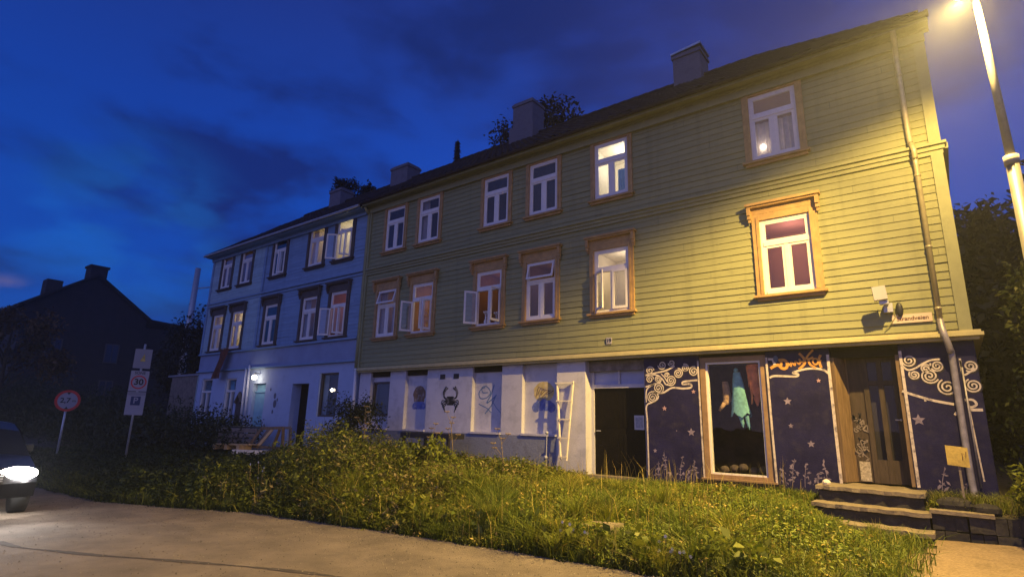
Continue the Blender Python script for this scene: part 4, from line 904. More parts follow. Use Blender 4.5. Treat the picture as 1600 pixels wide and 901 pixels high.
mb = MB(); mb.box(-22.45, -21.5, 12.18, 12.24, -.95, 1.0); mb.box(-22.45, -21.5, 12.14, 12.24, 1.0, 1.06); mb.box(-22.40, -21.55, 12.2, 12.24, 1.06, 1.35)
bd = mb.build('front_door', M_BDOOR, BLUE); mb = MB(); mb.box(-22.35, -21.6, 12.17, 12.18, .2, .85); mb.box(-22.35, -21.6, 12.17, 12.18, -.8, .0); mb.build('door_panel', M_BDOOR, bd)
mb = MB(); mb.box(-19.62, -18.55, 12.42, 12.5, -1.0, 1.28); mb.build('dark_doorway', M_BLACK, BLUE)
mb = MB(); mb.box(-17.92, -17.86, 12.1, 12.2, .1, 1.62); mb.box(-16.88, -16.82, 12.1, 12.2, .1, 1.62); mb.box(-17.86, -16.88, 12.1, 12.2, 1.56, 1.62); mb.box(-17.86, -16.88, 12.1, 12.2, .1, .16)
w_ = mb.build('basement_window', M_BROWN, BLUE); mb = MB(); mb.quad((-17.86, 12.16, .16), (-16.88, 12.16, .16), (-16.88, 12.16, 1.56), (-17.86, 12.16, 1.56)); mb.build('pane', M_GLASS, w_)
mb = MB(); mb.box(-17.92, -16.82, 12.45, 12.6, .1, 1.62); mb.build('room', M_ROOMD, w_)
mb = MB(); mb.tube([(-23.02, 11.95, 2.0), (-22.98, 11.97, -.4)], .045, 8); mb.build('white_downpipe', M_PIPEW, BLUE, True)
mb = MB(); mb.tube([(-22.75, 11.93, 2.1), (-22.66, 11.97, -.4)], .045, 8); mb.build('white_downpipe', M_PIPEW, BLUE, True)
mb = MB(); mb.box(-23.6, -23.1, 12.0, 12.03, -.9, .75); mb.tube([(-23.6, 12.0, .6), (-23.35, 12.0, .95), (-23.1, 12.0, .6)], .1, 8); mb.build('boarded_hatch', M_BROWN, BLUE)
mb = MB()
for x, z, s_ in ((-20.75, .85, .09), (-20.7, .55, .12), (-20.8, .25, .06), (-20.55, .7, .05), (-21.1, 1.1, .05)): poly(mb, ell(x, z, s_, s_*1.3, 9), 12.036)
mb.build('peeled_paint', mat('bare_patch', (.10, .11, .16), .9, .3, 10), BLUE)

# light, bulb and small lit fittings
def bulb(name, loc, r, m, label, cat):
    mb = MB(); mb.ball(loc, r, 12, 8); return tag(mb.build(name, m, smooth=True), label, cat)
pn = thing('porch_lamp', (-22.05, 12.0, 1.58), 'globe lamp glowing above the light blue door', 'wall lamp')
mb = MB(); mb.tube([(-22.05, 12.04, 1.74), (-22.05, 11.82, 1.76), (-22.05, 11.82, 1.68)], .018, 6); mb.build('bracket', M_METALD, pn)
mb = MB(); mb.ball((-22.05, 11.82, 1.58), .10, 14, 8); mb.build('globe', M_BULB, pn, True)
link_light('porch_light', 'POINT', (-22.05, 11.60, 1.50), 9, (1, .85, .6), .08)
rp = thing('ceiling_lamp', (-24.2, 12.6, 3.95), 'bright ceiling lamp seen through the second window from the left on the middle floor', 'lamp')
mb = MB(); mb.ball((-24.2, 12.6, 3.95), .10, 12, 8); mb.tube([(-24.2, 12.6, 4.05), (-24.2, 12.6, 4.6)], .008, 6); mb.build('shade', M_BULB, rp, True)
bulb('pane_reflection', (-17.25, 12.12, 1.02), .055, M_BULB, 'small round white light reflected in the dark basement window behind the bush', 'lamp')  # glowing ball stands in for a round light reflected in the pane
bulb('table_lamp', (-2.56, 12.085, 5.97), .05, M_BULB, 'round table lamp glowing against the top right curtained window', 'lamp')
bulb('pendant_lamp', (-12.72, 12.75, 3.22), .075, M_BULB, 'pendant lamp in the open window with two swung casements', 'lamp')
bulb('pendant_lamp', (-12.62, 12.55, 4.02), .06, M_BULB, 'small ceiling bulb behind the upper pane above the swung casements', 'lamp')
# vases in the kitchen window
def vase(loc, h, m, label):
    x, y, z = loc; t = thing('vase', loc, label, 'vase')
    mb = MB(); mb.tube([(x, y, z), (x, y, z+h*.3), (x, y, z+h*.7), (x, y, z+h)], [h*.18, h*.26, h*.10, h*.14], 10); mb.build('vessel', m, t, True)
    mb = MB()
    for k in range(5):
        a = k*1.3; mb.tube([(x, y, z+h), (x+.06*math.cos(a), y+.03*math.sin(a), z+h*1.6)], .006, 5); mb.ball((x+.07*math.cos(a), y+.03*math.sin(a), z+h*1.6), .03, 7, 5)
    mb.build('flowers', M_FLOWER, t)
vase((-10.27, 12.10, 2.75), .22, M_FLOWER, 'white vase on the orange lit window sill, left of the middle post')
vase((-9.88, 12.10, 2.75), .18, M_METALG, 'small silver vase on the orange lit window sill, right of the middle post')
# flag
mb = MB(); n = 8
for i in range(n):
    for j in range(5):
        P = lambda i, j: (-25.0+.13*j-.42*i/n*.0-.05*i, 11.72+.05*math.sin(j*1.5+i*.6), 2.86-1.25*i/n)
        mb.quad(P(i, j), P(i, j+1), P(i+1, j+1), P(i+1, j))
mb.tube([(-25.05, 11.98, 2.75), (-25.05, 11.72, 2.88), (-24.3, 11.70, 2.90)], .018, 6, 1)
tag(mb.build('hanging_flag', [M_FLAG, M_WOODG]), 'dark red cloth banner hanging below a middle floor window of the blue house', 'flag')
# house number, street plate, flood light, sensor
mb = MB(); mb.box(-6.36, -6.22, 11.962, 11.975, 1.91, 2.06); nb = mb.build('house_number_plate', M_SIGNW); tag(nb, 'small white plate with the number 19 on the green boards', 'number plate')
text_mesh('digits', '19', .12, (-6.29, 11.959, 1.985), M_SIGNK, nb, .002, bold=.003)
mb = MB(); mb.box(-.66, -.08, 11.958, 11.972, 1.90, 2.055); stn = mb.build('street_name_plate', M_ENAMEL); tag(stn, 'pale street name plate reading Strandveien near the lower right corner of the green wall', 'street sign')
text_mesh('lettering', 'Strandveien', .098, (-.36, 11.955, 1.975), M_LETTER, stn, .002, bold=.0015)
fl = thing('flood_light', (-.70, 11.97, 2.20), 'square white flood light on a bracket above the street name plate', 'flood light')
mb = MB(); mb.obox((-.86, 11.60, 2.28), (.20, .03, .02), (-.01, .07, -.01), (-.02, -.01, .24)); mb.build('lamp_head', M_SIGNW, fl)
mb = MB(); mb.box(-.76, -.62, 11.86, 11.97, 2.10, 2.26); mb.beam((-.69, 11.9, 2.22), (-.73, 11.66, 2.34), .04, .04); mb.box(-.80, -.66, 11.68, 11.78, 2.22, 2.28); mb.build('bracket', M_METALG, fl)
mb = MB(); mb.tube([(-.66, 11.95, 2.2), (-.60, 11.95, 2.02), (-.70, 11.95, 1.88), (-.78, 11.95, 1.80)], .008, 5); mb.build('cable', M_GREENTRIM, fl)
sn = MB(); sn.ball((-.53, 11.93, 2.14), .075, 12, 8, 0, (.75, .5, 1.75)); tag(sn.build('wall_sensor', M_METALD, smooth=True), 'black oval housing beside the flood light, over the first letters of the street plate', 'sensor')

# ---------------------------------------------------------------- steps and retaining edge
st = thing('entrance_steps', (-1.25, 11.2, -1.5), 'three worn stone steps up to the shop door', 'steps')
for k, (x0, x1, y0, zt_) in enumerate(((-2.02, -.50, 11.20, -.875), (-2.04, -.44, 10.82, -1.115), (-2.02, -.42, 10.42, -1.345))):
    mb = MB(); nseg = 14; ymax = 12.40 if k == 0 else 11.25-(.38*(k-1))
    for i in range(nseg):      # tread with a chipped nose
        a, b = x0+(x1-x0)*i/nseg, x0+(x1-x0)*(i+1)/nseg; j1, j2 = .02*math.sin(i*2.3+k), .02*math.sin((i+1)*2.3+k)
        z1, z2 = zt_-.025*i/nseg+.006*math.sin(i*1.9), zt_-.025*(i+1)/nseg+.006*math.sin((i+1)*1.9)
        v = [(a, y0+j1, z1-.06), (b, y0+j2, z2-.06), (b, ymax, z2-.06), (a, ymax, z1-.06), (a, y0+j1, z1), (b, y0+j2, z2), (b, ymax, z2), (a, ymax, z1)]
        mb.add(v, [(0, 1, 5, 4), (4, 5, 6, 7), (0, 3, 2, 1), (1, 2, 6, 5), (3, 0, 4, 7)])
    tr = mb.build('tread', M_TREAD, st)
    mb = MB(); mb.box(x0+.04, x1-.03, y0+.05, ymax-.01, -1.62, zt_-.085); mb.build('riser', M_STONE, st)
rw = thing('retaining_wall', (.4, 10.95, -1.55), 'low dry stone wall to the right of the entrance steps', 'low wall')
mb = MB()
for k in range(24):
    x = -.46+.145*(k % 12)+.02*random.random(); z = -1.60+(k//12)*.24; mb.obox((x, 10.93+.05*random.random(), z), (.14, .01, .01*random.random()), (0, .3, 0), (0, 0, .22+.02*random.random()))
mb.build('stones', M_STONE, rw)
mb = MB(); mb.obox((-.46, 10.90, -1.13), (.75, .02, -.01), (0, .25, 0), (0, 0, .05)); mb.build('capstone', M_TREAD, rw)
rk = MB(); rk.ball((-.15, 11.25, -1.02), .16, 9, 6, 0, (1.6, .8, .75)); rk.ball((.22, 11.2, -1.05), .12, 8, 5, 0, (1.5, 1, .8)); tag(rk.build('boulder', M_STONE), 'dark flat boulder lying on the low stone wall', 'rock')
rk = MB(); rk.ball((-1.86, 11.30, -.83), .055, 9, 6, 0, (1.2, 1, .9)); tag(rk.build('pale_stone', M_WOODW), 'small pale stone on the left end of the top step', 'stone')
bs = thing('garden_board', (-.02, 11.3, -1.0), 'small mottled yellow board on a stake beside the downpipe', 'board')
mb = MB(); mb.obox((-.165, 11.28, -.44), (.27, 0, -.03), (0, .015, 0), (.0, 0, .29)); pnl = mb.build('panel', M_SIGNY, bs)
mb = MB(); mb.ribbon([(.03, -.36), (.03, -.26), (.07, -.33), (.08, -.24)], .012, 11.277); mb.build('mark', M_LETTER, bs)
mb = MB(); mb.box(-.04, -.01, 11.30, 11.33, -1.1, -.25); mb.build('stake', M_WOODG, bs)
# ladder, hose post, bench
ld = thing('ladder', (-7.53, 11.75, -1.0), 'narrow light ladder tapering towards its foot, leaning on the white pier', 'ladder')
LT = [Vector((-7.74, 11.96, 1.00)), Vector((-7.28, 11.96, 1.06))]; LB = [Vector((-7.56, 11.84, -.80)), Vector((-7.40, 11.84, -.80))]
for a, b in zip(LT, LB): mb = MB(); mb.beam(b, a, .03, .05); mb.build('rail', M_WOODW, ld)
for k in range(5):
    t = .02+.235*k; a = LT[0].lerp(LB[0], t); b = LT[1].lerp(LB[1], t); a.z = b.z; mb = MB(); mb.beam(a+Vector((-.04, -.03, 0)), b+Vector((.03, -.03, 0)), .03, .035); mb.build('rung', M_WOODW, ld)
hp = MB(); hp.tube([(-7.62, 11.3, -1.3), (-7.60, 11.3, -.2)], .013, 6); hp.ball((-7.60, 11.3, -.17), .04); hp.ball((-7.61, 11.28, -.72), .045); tag(hp.build('water_post', M_METALG), 'thin metal standpipe in front of the white recess left of the ladder', 'standpipe')
bn = thing('black_bench', (-11.3, 11.2, -1.2), 'long black table standing against the white wall under the crab', 'table')
mb = MB(); mb.box(-12.3, -10.45, 11.0, 11.6, -.42, -.28); mb.build('table_top', M_METALD, bn)
for x in (-12.25, -11.4, -10.55):
    mb = MB(); mb.box(x, x+.07, 11.03, 11.1, -1.3, -.42); mb.build('leg', M_METALD, bn)
mb = MB(); mb.box(-12.2, -10.5, 11.05, 11.08, -.78, -.72); mb.build('stretcher', M_METALD, bn)
# yard clutter in front of the blue house
p = thing('pallet', (-18.5, 9.4, -1.2), 'raw yellow timber pallet lying beside a pale plank', 'pallet')
mb = MB()
for k in range(4): mb.obox((-19.15, 9.15+.18*k, -.86), (.95, .42, 0), (-.05, .10, 0), (0, 0, .03))
mb.build('deck', M_WOODY, p)
for k in range(3): mb = MB(); mb.obox((-19.13+.42*k, 9.14+.18*k, -1.0), (.11, .05, 0), (-.25, .55, 0), (0, 0, .135)); mb.build('block', M_WOODY, p)
mb = MB(); mb.obox((-17.45, 8.95, -1.08), (.95, .62, 0), (-.05, .08, 0), (0, 0, .14)); tag(mb.build('plank', M_WOODW), 'pale plank standing on edge in the weeds in front of the pallet', 'plank')
rr_ = thing('timber_rack', (-17.9, 10.5, -1.1), 'tilted wooden frame of weathered planks behind the pale plank', 'timber frame')
o_ = Vector((-18.6, 10.05, -.95)); dx_ = Vector((.95, .62, 0)); 
for k, (a, b) in enumerate((((0, 0, 0), (.35, 0, .62)), ((.35, 0, .62), (1, 0, .66)), ((1, 0, .66), (1.05, 0, -.1)), ((.28, 0, 0), (.68, 0, .60)), ((0, 0, .05), (1.05, 0, .0)), ((.75, 0, 0), (.9, 0, .6)))):
    P = lambda q: o_+dx_*q[0]+Vector((0, 0, q[2])); mb = MB(); mb.beam(P(a), P(b), .05, .09); mb.build('plank', M_WOODB if k != 3 else M_WOODY, rr_)
    if k < 3:
        mb = MB(); mb.beam(P(a)+Vector((-.3, .45, 0)), P(b)+Vector((-.3, .45, 0)), .05, .09); mb.build('plank', M_WOODG, rr_)
bx = thing('garden_crate', (-19.6, 10.0, -1.1), 'dark low slatted crate left of the timber frame', 'crate')
mb = MB()
for k in range(4): mb.obox((-20.2, 9.8, -1.0+.17*k), (1.15, .75, 0), (-.02, .03, 0), (0, 0, .14))
mb.build('side', M_WOODG, bx); mb = MB(); mb.obox((-20.3, 9.9, -.34), (1.3, .8, 0), (-.35, .5, 0), (0, 0, .05)); mb.build('lid', M_METALD, bx)
# lean-to left of the blue house
fn = thing('board_fence', (-29.5, 12.5, -1.2), 'dark board fence with a pale top rail left of the blue house', 'fence')
mb = MB()
for k in range(26): mb.box(-31.6+.16*k, -31.46+.16*k, 12.6, 12.63, -1.3, 1.92)
mb.build('boards', M_WOODG, fn); mb = MB(); mb.box(-32, -27.45, 12.55, 12.66, 1.93, 2.02); mb.build('top_rail', M_SIGNG, fn)

# ---------------------------------------------------------------- street lamp, pole, signs
sl_t = thing('street_lamp', (1.0, 9.25, -1.58), 'tall pale steel street lamp lit orange at the right edge', 'street lamp')
mb = MB(); mb.tube([(1.02, 9.25, -1.6), (1.01, 9.25, 3.45)], [.075, .070], 14); mb.build('lower_pole', mat('lower_pole_grey', (.16, .15, .14), .5, .2, 8, metal=.3), sl_t, True)
mb = MB(); mb.tube([(1.01, 9.25, 3.42), (1.01, 9.25, 3.55)], .082, 14); mb.build('collar', mat('collar_grey', (.30, .28, .25), .6, .1), sl_t, True)
mb = MB(); mb.tube([(1.01, 9.25, 3.5), (.97, 9.25, 6.05)], [.052, .040], 14); mb.tube(smooth_path([(.97, 9.25, 6.0), (.96, 9.22, 6.15), (.90, 9.12, 6.22), (.84, 9.0, 6.22)], 5), .04, 10); mb.build('upper_pole', mat('pole_grey', (.24, .23, .21), .6, .15, 8), sl_t, True)
mb = MB(); mb.add([(.66, 8.62, 6.06), (.94, 8.62, 6.06), (.94, 9.18, 6.06), (.66, 9.18, 6.06), (.72, 8.72, 6.27), (.88, 8.72, 6.27), (.88, 9.10, 6.27), (.72, 9.10, 6.27)], [(0, 1, 5, 4), (1, 2, 6, 5), (2, 3, 7, 6), (3, 0, 4, 7), (4, 5, 6, 7)])
mb.build('lamp_head', M_METALG, sl_t); mb = MB(); mb.ball((.80, 8.98, 6.01), .11, 14, 8, 0, (1, 1.5, .95)); ln_ = mb.build('lens', M_LENS, sl_t, True); ln_.visible_shadow = True

def facing(x, y): return math.atan2(-x, y)*-1 if False else math.atan2(-x, y)
def sign_base(x, y, ztop, zg, t):
    mb = MB(); mb.tube([(x, y, zg), (x, y, ztop)], .03, 8); mb.build('pole', M_METALG, t, True)
def board(x, y, z0, z1, w, th, off, a):
    """oriented board facing the road; a is the facing angle about z"""
    ax = Vector((math.cos(a), math.sin(a), 0)); nn = Vector((math.sin(a), -math.cos(a), 0)); o = Vector((x, y, z0))+nn*off-ax*w/2
    mb = MB(); mb.obox(o, ax*w, -nn*th, (0, 0, z1-z0)); return mb
a1 = R_(68); n1 = Vector((math.sin(a1), -math.cos(a1), 0)); sx, sy_ = -18.35, 6.45
s30 = thing('zone_sign', (sx, sy_, -1.45), 'stacked white speed zone 30 and parking P signs on one pole', 'road sign'); sign_base(sx, sy_, 2.0, -1.5, s30)
board(sx, sy_, .66, 1.23, .44, .02, .05, a1).build('speed_panel', M_SIGNW, s30)
board(sx, sy_, .00, .64, .44, .02, .05, a1).build('parking_panel', M_SIGNW, s30)
board(sx, sy_, 1.30, 1.85, .42, .02, .05, a1).build('upper_panel', M_SIGNG, s30)
c = Vector((sx, sy_, .91))+n1*.053; mb = MB(); mb.ring_disc(c, n1, .19, .155, .004); mb.build('ring', M_SIGNR, s30)
text_mesh('digits', '30', .23, c+n1*.003+Vector((0, 0, 0)), M_SIGNK, s30, .002, a1, .006)
text_mesh('zone_word', 'SONE', .105, Vector((sx, sy_, 1.165))+n1*.056, M_SIGNK, s30, .002, a1, .001)
mb = board(sx, sy_, .54, .635, .42, .004, .056, a1); mb.build('strip', M_SIGNG, s30)
mb = board(sx, sy_, .27, .51, .23, .004, .056, a1); mb.build('blue_square', M_SIGNB, s30)
text_mesh('parking_letter', 'P', .23, Vector((sx, sy_, .395))+n1*.060, M_SIGNW, s30, .002, a1, .004)
mb = MB(); q_ = Vector((sx, sy_, 1.5))+n1*.062; ax = Vector((math.cos(a1), math.sin(a1), 0)); mb.add([q_-ax*.06, q_+ax*.07, q_+ax*.03+Vector((0, 0, .22))], [(0, 1, 2)]); mb.build('warm_glint', M_SIGNY, s30)  # yellow triangle painted for a warm reflection on the upper panel
a2 = R_(74); n2 = Vector((math.sin(a2), -math.cos(a2), 0)); wx, wy = -20.5, 5.45
s27 = thing('width_limit_sign', (wx, wy, -1.5), 'round red ringed white 2,7 m width limit sign on a thin pole', 'road sign'); sign_base(wx, wy, .60, -1.55, s27)
c = Vector((wx, wy, .36))+n2*.05; mb = MB(); mb.disc(c, n2, .30, .015, 32); mb.build('plate', M_SIGNW, s27)
mb = MB(); mb.ring_disc(c+n2*.016, n2, .305, .235, .004, 32); mb.build('ring', M_SIGNR, s27)
text_mesh('digits', '2,7', .20, c+n2*.022-Vector((math.cos(a2), math.sin(a2), 0))*.055, M_SIGNK, s27, .002, a2, .003)
text_mesh('unit', 'm', .11, c+n2*.022+Vector((math.cos(a2), math.sin(a2), 0))*.15, M_SIGNK, s27, .002, a2, .001)
mb = MB(); ax = Vector((math.cos(a2), math.sin(a2), 0))
for sg in (1, -1): mb.add([c+n2*.022+ax*.05+Vector((0, 0, sg*.24)), c+n2*.022-ax*.05+Vector((0, 0, sg*.24)), c+n2*.022+Vector((0, 0, sg*.17))], [(0, 1, 2)])
mb.build('triangles', M_SIGNK, s27)
# pale mast with a small arm beyond the blue house
up = thing('utility_mast', (-47, 19.3, -1), 'pale mast with a small lamp arm standing beyond the left end of the blue house', 'mast')
mb = MB(); mb.tube([(-47, 19.3, -1.5), (-46.9, 19.3, 11.6)], [.30, .20], 10); mb.build('pole', M_METALG, up, True)
mb = MB(); mb.tube([(-46.9, 19.3, 9.9), (-46.4, 20.6, 10.3)], .05, 6); mb.ball((-46.3, 20.8, 10.25), .28, 8, 5, 0, (1, 1, .5)); mb.build('lamp_arm', M_METALG, up, True)

# ---------------------------------------------------------------- distant dark house
DH = thing('dark_gabled_house', (-75, 16, -1), 'large dark gabled house far left behind the road signs', 'house')
mb = MB(); x0, x1, y0, y1, ze, zr = -95, -59, 11.5, 20.5, 8.6, 11.8; ym = 16
mb.box(x0, x1, y0, y1, -2, ze); mb.add([(x1, y0, ze), (x1, y1, ze), (x1, ym, zr)], [(0, 1, 2)]); mb.box(-72, -59.5, 20.5, 27.5, -2, 8.0); mb.build('wall', M_DARKH, DH)
mb = MB()
for sgn, ye in ((-1, y0-.5), (1, y1+.5)):
    a = Vector((x1+.5, ye, ze-.30)); b = Vector((x1+.5, ym, zr+.08)); d = Vector((x0-x1-1, 0, 0)); mb.obox(a, b-a, d, (0, 0, .22))
mb.obox((-59, 20.5, 8.6), (0, 7.4, -.45), (-13.5, 0, 0), (0, 0, .2))
rf = mb.build('roof', M_DARKR, DH)
mb = MB(); mb.box(-61.0, -59.6, 15.6, 16.9, 11.2, 13.0); mb.box(-61.1, -59.5, 15.5, 17.0, 12.8, 13.0); mb.build('chimney', M_DARKH, rf)
mb = MB(); mb.box(-66, -64.6, 13.8, 15, 9.9, 12.0); mb.build('chimney', M_DARKH, rf)
for y in (13.4, 17.6):
    for z in (1.2, 4.4):
        mb = MB(); mb.box(-58.97, -58.9, y, y+1.1, z, z+1.7); w_ = mb.build('window', M_BROWN, DH)
        mb = MB(); mb.box(-58.9, -58.88, y+.1, y+.5, z+.1, z+1.6); mb.box(-58.9, -58.88, y+.6, y+1.0, z+.1, z+1.6); mb.build('pane', mat('dim_pane', (.03, .03, .05), .1), w_)
for k in range(5):
    mb = MB(); mb.box(-88+5.5*k, -86.8+5.5*k, 11.42, 11.49, 5.2, 7.0); mb.build('window', mat('dim_shutter', (.06, .06, .075), .6), DH)

# ---------------------------------------------------------------- car arriving from the left
CX, CY, CA = -11.75, 2.08, R_(-4)
car = thing('approaching_car', (CX, CY, -1.6), 'dark car with its headlights on driving in at the left edge', 'car')
Mc = Matrix.Translation((CX, CY, -1.6)) @ Matrix.Rotation(CA, 4, 'Z')
def cbuild(mb, name, m, parent=None, smooth=False):
    mb.v = [tuple(Mc @ Vector(v)) for v in mb.v]; return mb.build(name, m, parent or car, smooth)
# side profile (x back from the nose, z), lofted across the width
prof_ = [(-.02, .30), (.03, .52), (-.03, .66), (-.18, .76), (-.60, .86), (-1.10, .93), (-1.65, 1.33), (-2.05, 1.45), (-2.9, 1.47), (-3.5, 1.38), (-4.0, 1.05), (-4.3, .95), (-4.38, .60), (-4.32, .30)]
mb = MB(); ny_ = 9; W2 = .88; rows = []
for j in range(ny_):
    t = -1+2*j/(ny_-1); row = []
    for (x, z) in prof_:
        tw = abs(t)**2.5; cab = max(0, (z-.90)/.55); yv = W2*t*(1-.20*cab); nose = -.24*tw if x > -1 else (.16*tw if x < -3.9 else 0)
        row.append((x+nose, yv, z-.06*tw*(z > .6)))
    rows.append(row)
n_ = len(prof_); vs = [v for r in rows for v in r]; fs = [(j*n_+i, j*n_+i+1, (j+1)*n_+i+1, (j+1)*n_+i) for j in range(ny_-1) for i in range(n_-1)]
fs += [tuple(range(n_)), tuple((ny_-1)*n_+i for i in range(n_))]; mb.add(vs, fs)
body = fix_normals(cbuild(mb, 'body', M_CAR, None, False))
for sg in (-1, 1):
    mb = MB(); yy0 = sg*(W2*.93)
    for (p, q, r, s_) in (((-1.35, 1.0), (-2.15, 1.0), (-2.15, 1.36), (-1.72, 1.30)), ((-2.22, 1.0), (-3.1, 1.0), (-3.1, 1.38), (-2.22, 1.37)), ((-3.17, 1.0), (-3.75, 1.02), (-3.45, 1.30), (-3.17, 1.36))):
        off = lambda z: sg*(W2*(1-.20*max(0, (z-.9)/.55))+.004); mb.add([(a, off(b), b) for a, b in (p, q, r, s_)], [(0, 1, 2, 3)])
    cbuild(mb, 'side_window', mat('car_glass', (.01, .01, .012), .05, spec=.8))
    mb = MB(); mb.ball((-.15, sg*.62, .66), .17, 12, 8, 0, (.62, 1.45, .62)); cbuild(mb, 'headlight', M_HEAD, None, True)
    mb = MB(); mb.box(-1.62, -1.48, sg*.90-.06, sg*.90+.06, .93, 1.05); cbuild(mb, 'wing_mirror', M_CAR)
    for xw in (-.82, -3.45):
        mb = MB(); mb.tube([(xw, sg*.68, .32), (xw, sg*.89, .32)], .32, 20); wh = cbuild(mb, 'wheel', M_TYRE, None, True); mb = MB(); mb.tube([(xw, sg*.86, .32), (xw, sg*.90, .32)], .20, 14); mb.v = [tuple(Mc @ Vector(v)) for v in mb.v]; mb.build('rim', M_METALG, wh)
mb = MB(); mb.box(.0, .045, -.26, .26, .42, .52); cbuild(mb, 'number_plate', M_SIGNW)
mb = MB(); 
for k in range(4): mb.box(.0, .035, -.42, .42, .56+.035*k, .575+.035*k)
cbuild(mb, 'grille', M_METALG)
for sg in (-1, 1):
    p = Mc @ Vector((.14, sg*.62, .63)); hl = link_light('headlight_beam', 'SPOT', p, 110, (1, .93, .86), .07)
    hl.data.spot_size = R_(110); hl.data.spot_blend = .85; hl.rotation_euler = (Mc.to_3x3() @ Vector((1, .02, -.09))).to_track_quat('-Z', 'Y').to_euler()

# ---------------------------------------------------------------- trees and bushes
def tree(name, base, h, crown, n, leaf, m, label, cat='tree', clumps=16, r0=.18, group=None, seed=1, limbs=6, droop=.4):
    """crown = (cx, cy, cz, rx, ry, rz); leaves gather in clumps round limb ends, with gaps between them"""
    rg = random.Random(seed); bx, by = base[0], base[1]; bz = base[2]; t = thing(name, base, label, cat, group)
    cx, cy_, cz, rx, ry, rz = crown; mb = MB()
    top = Vector((cx, cy_, cz+rz*.6)); p0 = Vector((bx, by, bz-.1)); mid = p0.lerp(Vector((cx, cy_, cz)), .55)+Vector((rg.uniform(-.1, .1), 0, 0))*h*.1
    mb.tube([p0, mid, Vector((cx, cy_, cz)), top], [r0, r0*.75, r0*.45, r0*.12], 8)
    C = []
    for k in range(clumps):
        while True:
            d = Vector((rg.gauss(0, 1), rg.gauss(0, 1), rg.gauss(0, 1))); 
            if d.length > .1: break
        d.normalize(); q = rg.uniform(.45, .95); c_ = Vector((cx+d.x*rx*q, cy_+d.y*ry*q, cz+d.z*rz*q)); s_ = rg.uniform(.26, .46)
        C.append((c_, s_))
        if k < limbs*2: st_ = p0.lerp(Vector((cx, cy_, cz)), rg.uniform(.5, .95)); mb.tube([st_, st_.lerp(c_, .55)+Vector((0, 0, .05*h*rg.random())), c_], [r0*.35, r0*.2, r0*.05], 6)
    mb.build('trunk', M_BARK, t, True)
    per = n//clumps; Ps = []; vals = []
    for c_, s_ in C:
        u = rng.normal(size=(per, 3)); u = unit(u)*(rng.random((per, 1))**.45)*np.array([rx, ry, rz])*s_
        u += rng.normal(size=(per, 3))*.05*np.array([rx, ry, rz]); Ps.append(u+np.array(c_)); vals.append(np.clip(rng.normal(.5+rg.uniform(-.25, .25), .2, per), 0, 1))
    P = np.concatenate(Ps); V, Fq = leaves(P, leaf, droop=droop); np_mesh('crown', V, Fq, np.concatenate(vals), m, t); return t
tree('broadleaf_tree', (-16.2, 24, .5), 16, (-16.2, 24, 14.6, 3.3, 3, 2.7), 9000, .26, M_TREED, 'dark tree rising behind the green roof beside the taller chimney', clumps=26, r0=.3, seed=3)
tree('small_tree', (-31.2, 22, 0), 15, (-30.9, 22, 14.6, 1.6, 1.6, 1.5), 3500, .22, M_TREED, 'small dark tree top showing behind the leftmost roof chimney', clumps=12, r0=.22, seed=5)
t = thing('spruce_tree', (-25.2, 26, .6), 'thin pointed spruce top above the roof ridge', 'tree')
mb = MB(); mb.tube([(-25.2, 26, .5), (-25.2, 26, 19.3)], [.25, .02], 8); mb.build('trunk', M_BARK, t, True)
Ps = []
for k in range(60):
    z = 6+13.2*(k/60); r_ = .05+(19.4-z)*.10; 
    for b in range(9):
        a = b*.7+k*1.1; s_ = rng.random(26)*r_; Ps.append(np.stack([-25.2+s_*math.cos(a), 26+s_*math.sin(a), z-s_*.35+rng.normal(size=26)*.04], 1))
P = np.concatenate(Ps); V, Fq = leaves(P, .16, aspect=.3); np_mesh('crown', V, Fq, rng.random(len(P)), M_TREED, t)
for i, (x, y, zt_, r, lab) in enumerate(((1.2, 27, 7.6, 2.6, 'dark hillside tree nearest the right corner of the green house'), (5.4, 28, 8.6, 3.0, 'taller dark hillside tree at the right edge of the view'), (3.2, 21, 4.3, 2.3, 'lower dark tree in front of the hillside trees'), (9.5, 26, 8.0, 3.0, 'dark hillside tree farthest right'))):
    zb = float(ground_z(x, y)); tree('hillside_tree', (x, y, zb), zt_-zb, (x, y, (zt_+zb)/2+.6, r, r, (zt_-zb)/2), 17000, .34, M_TREED, lab, clumps=48, r0=.22, seed=11+i)
tree('lit_tree', (2.5, 14.2, -1.2), 4.5, (2.25, 13.9, 1.0, 1.55, 1.3, 2.3), 11000, .12, M_TREEL, 'leafy tree beside the right corner of the house, its leaves caught by the street light', clumps=26, r0=.07, seed=21)
tree('low_tree', (1.6, 15.5, -1.2), 3, (1.9, 15.8, -.1, 1.3, 1.2, 1.2), 3500, .12, M_TREEL, 'low dark shrub filling the gap behind the street corner', 'shrub', clumps=18, r0=.05, seed=22)
tree('garden_bush', (.72, 11.0, -1.05), .8, (.74, 10.95, -.72, .33, .3, .36), 420, .10, M_BUSHY, 'bright yellow green bush at the right edge beside the low stone wall', 'bush', clumps=9, r0=.015, seed=23)
tree('dark_bush', (-13.9, 10.4, -1.25), 2, (-13.8, 10.4, -.15, 1.05, .9, .85), 5200, .085, M_BUSHD, 'dark rounded bush before the blue house doorway', 'bush', clumps=26, r0=.04, seed=24)
tree('side_tree', (-33, 14, -1), 6, (-33, 14, 2.6, 2.4, 2, 3.0), 8000, .20, M_TREED, 'dark tree filling the gap left of the blue house', clumps=30, r0=.15, seed=25)
tree('autumn_tree', (-35, 6.6, -1), 6, (-35, 6.6, 2.9, 2.2, 2.2, 2.2), 5000, .20, M_TREEO, 'thin brownish tree at the far left in front of the dark house', clumps=20, r0=.13, seed=26)
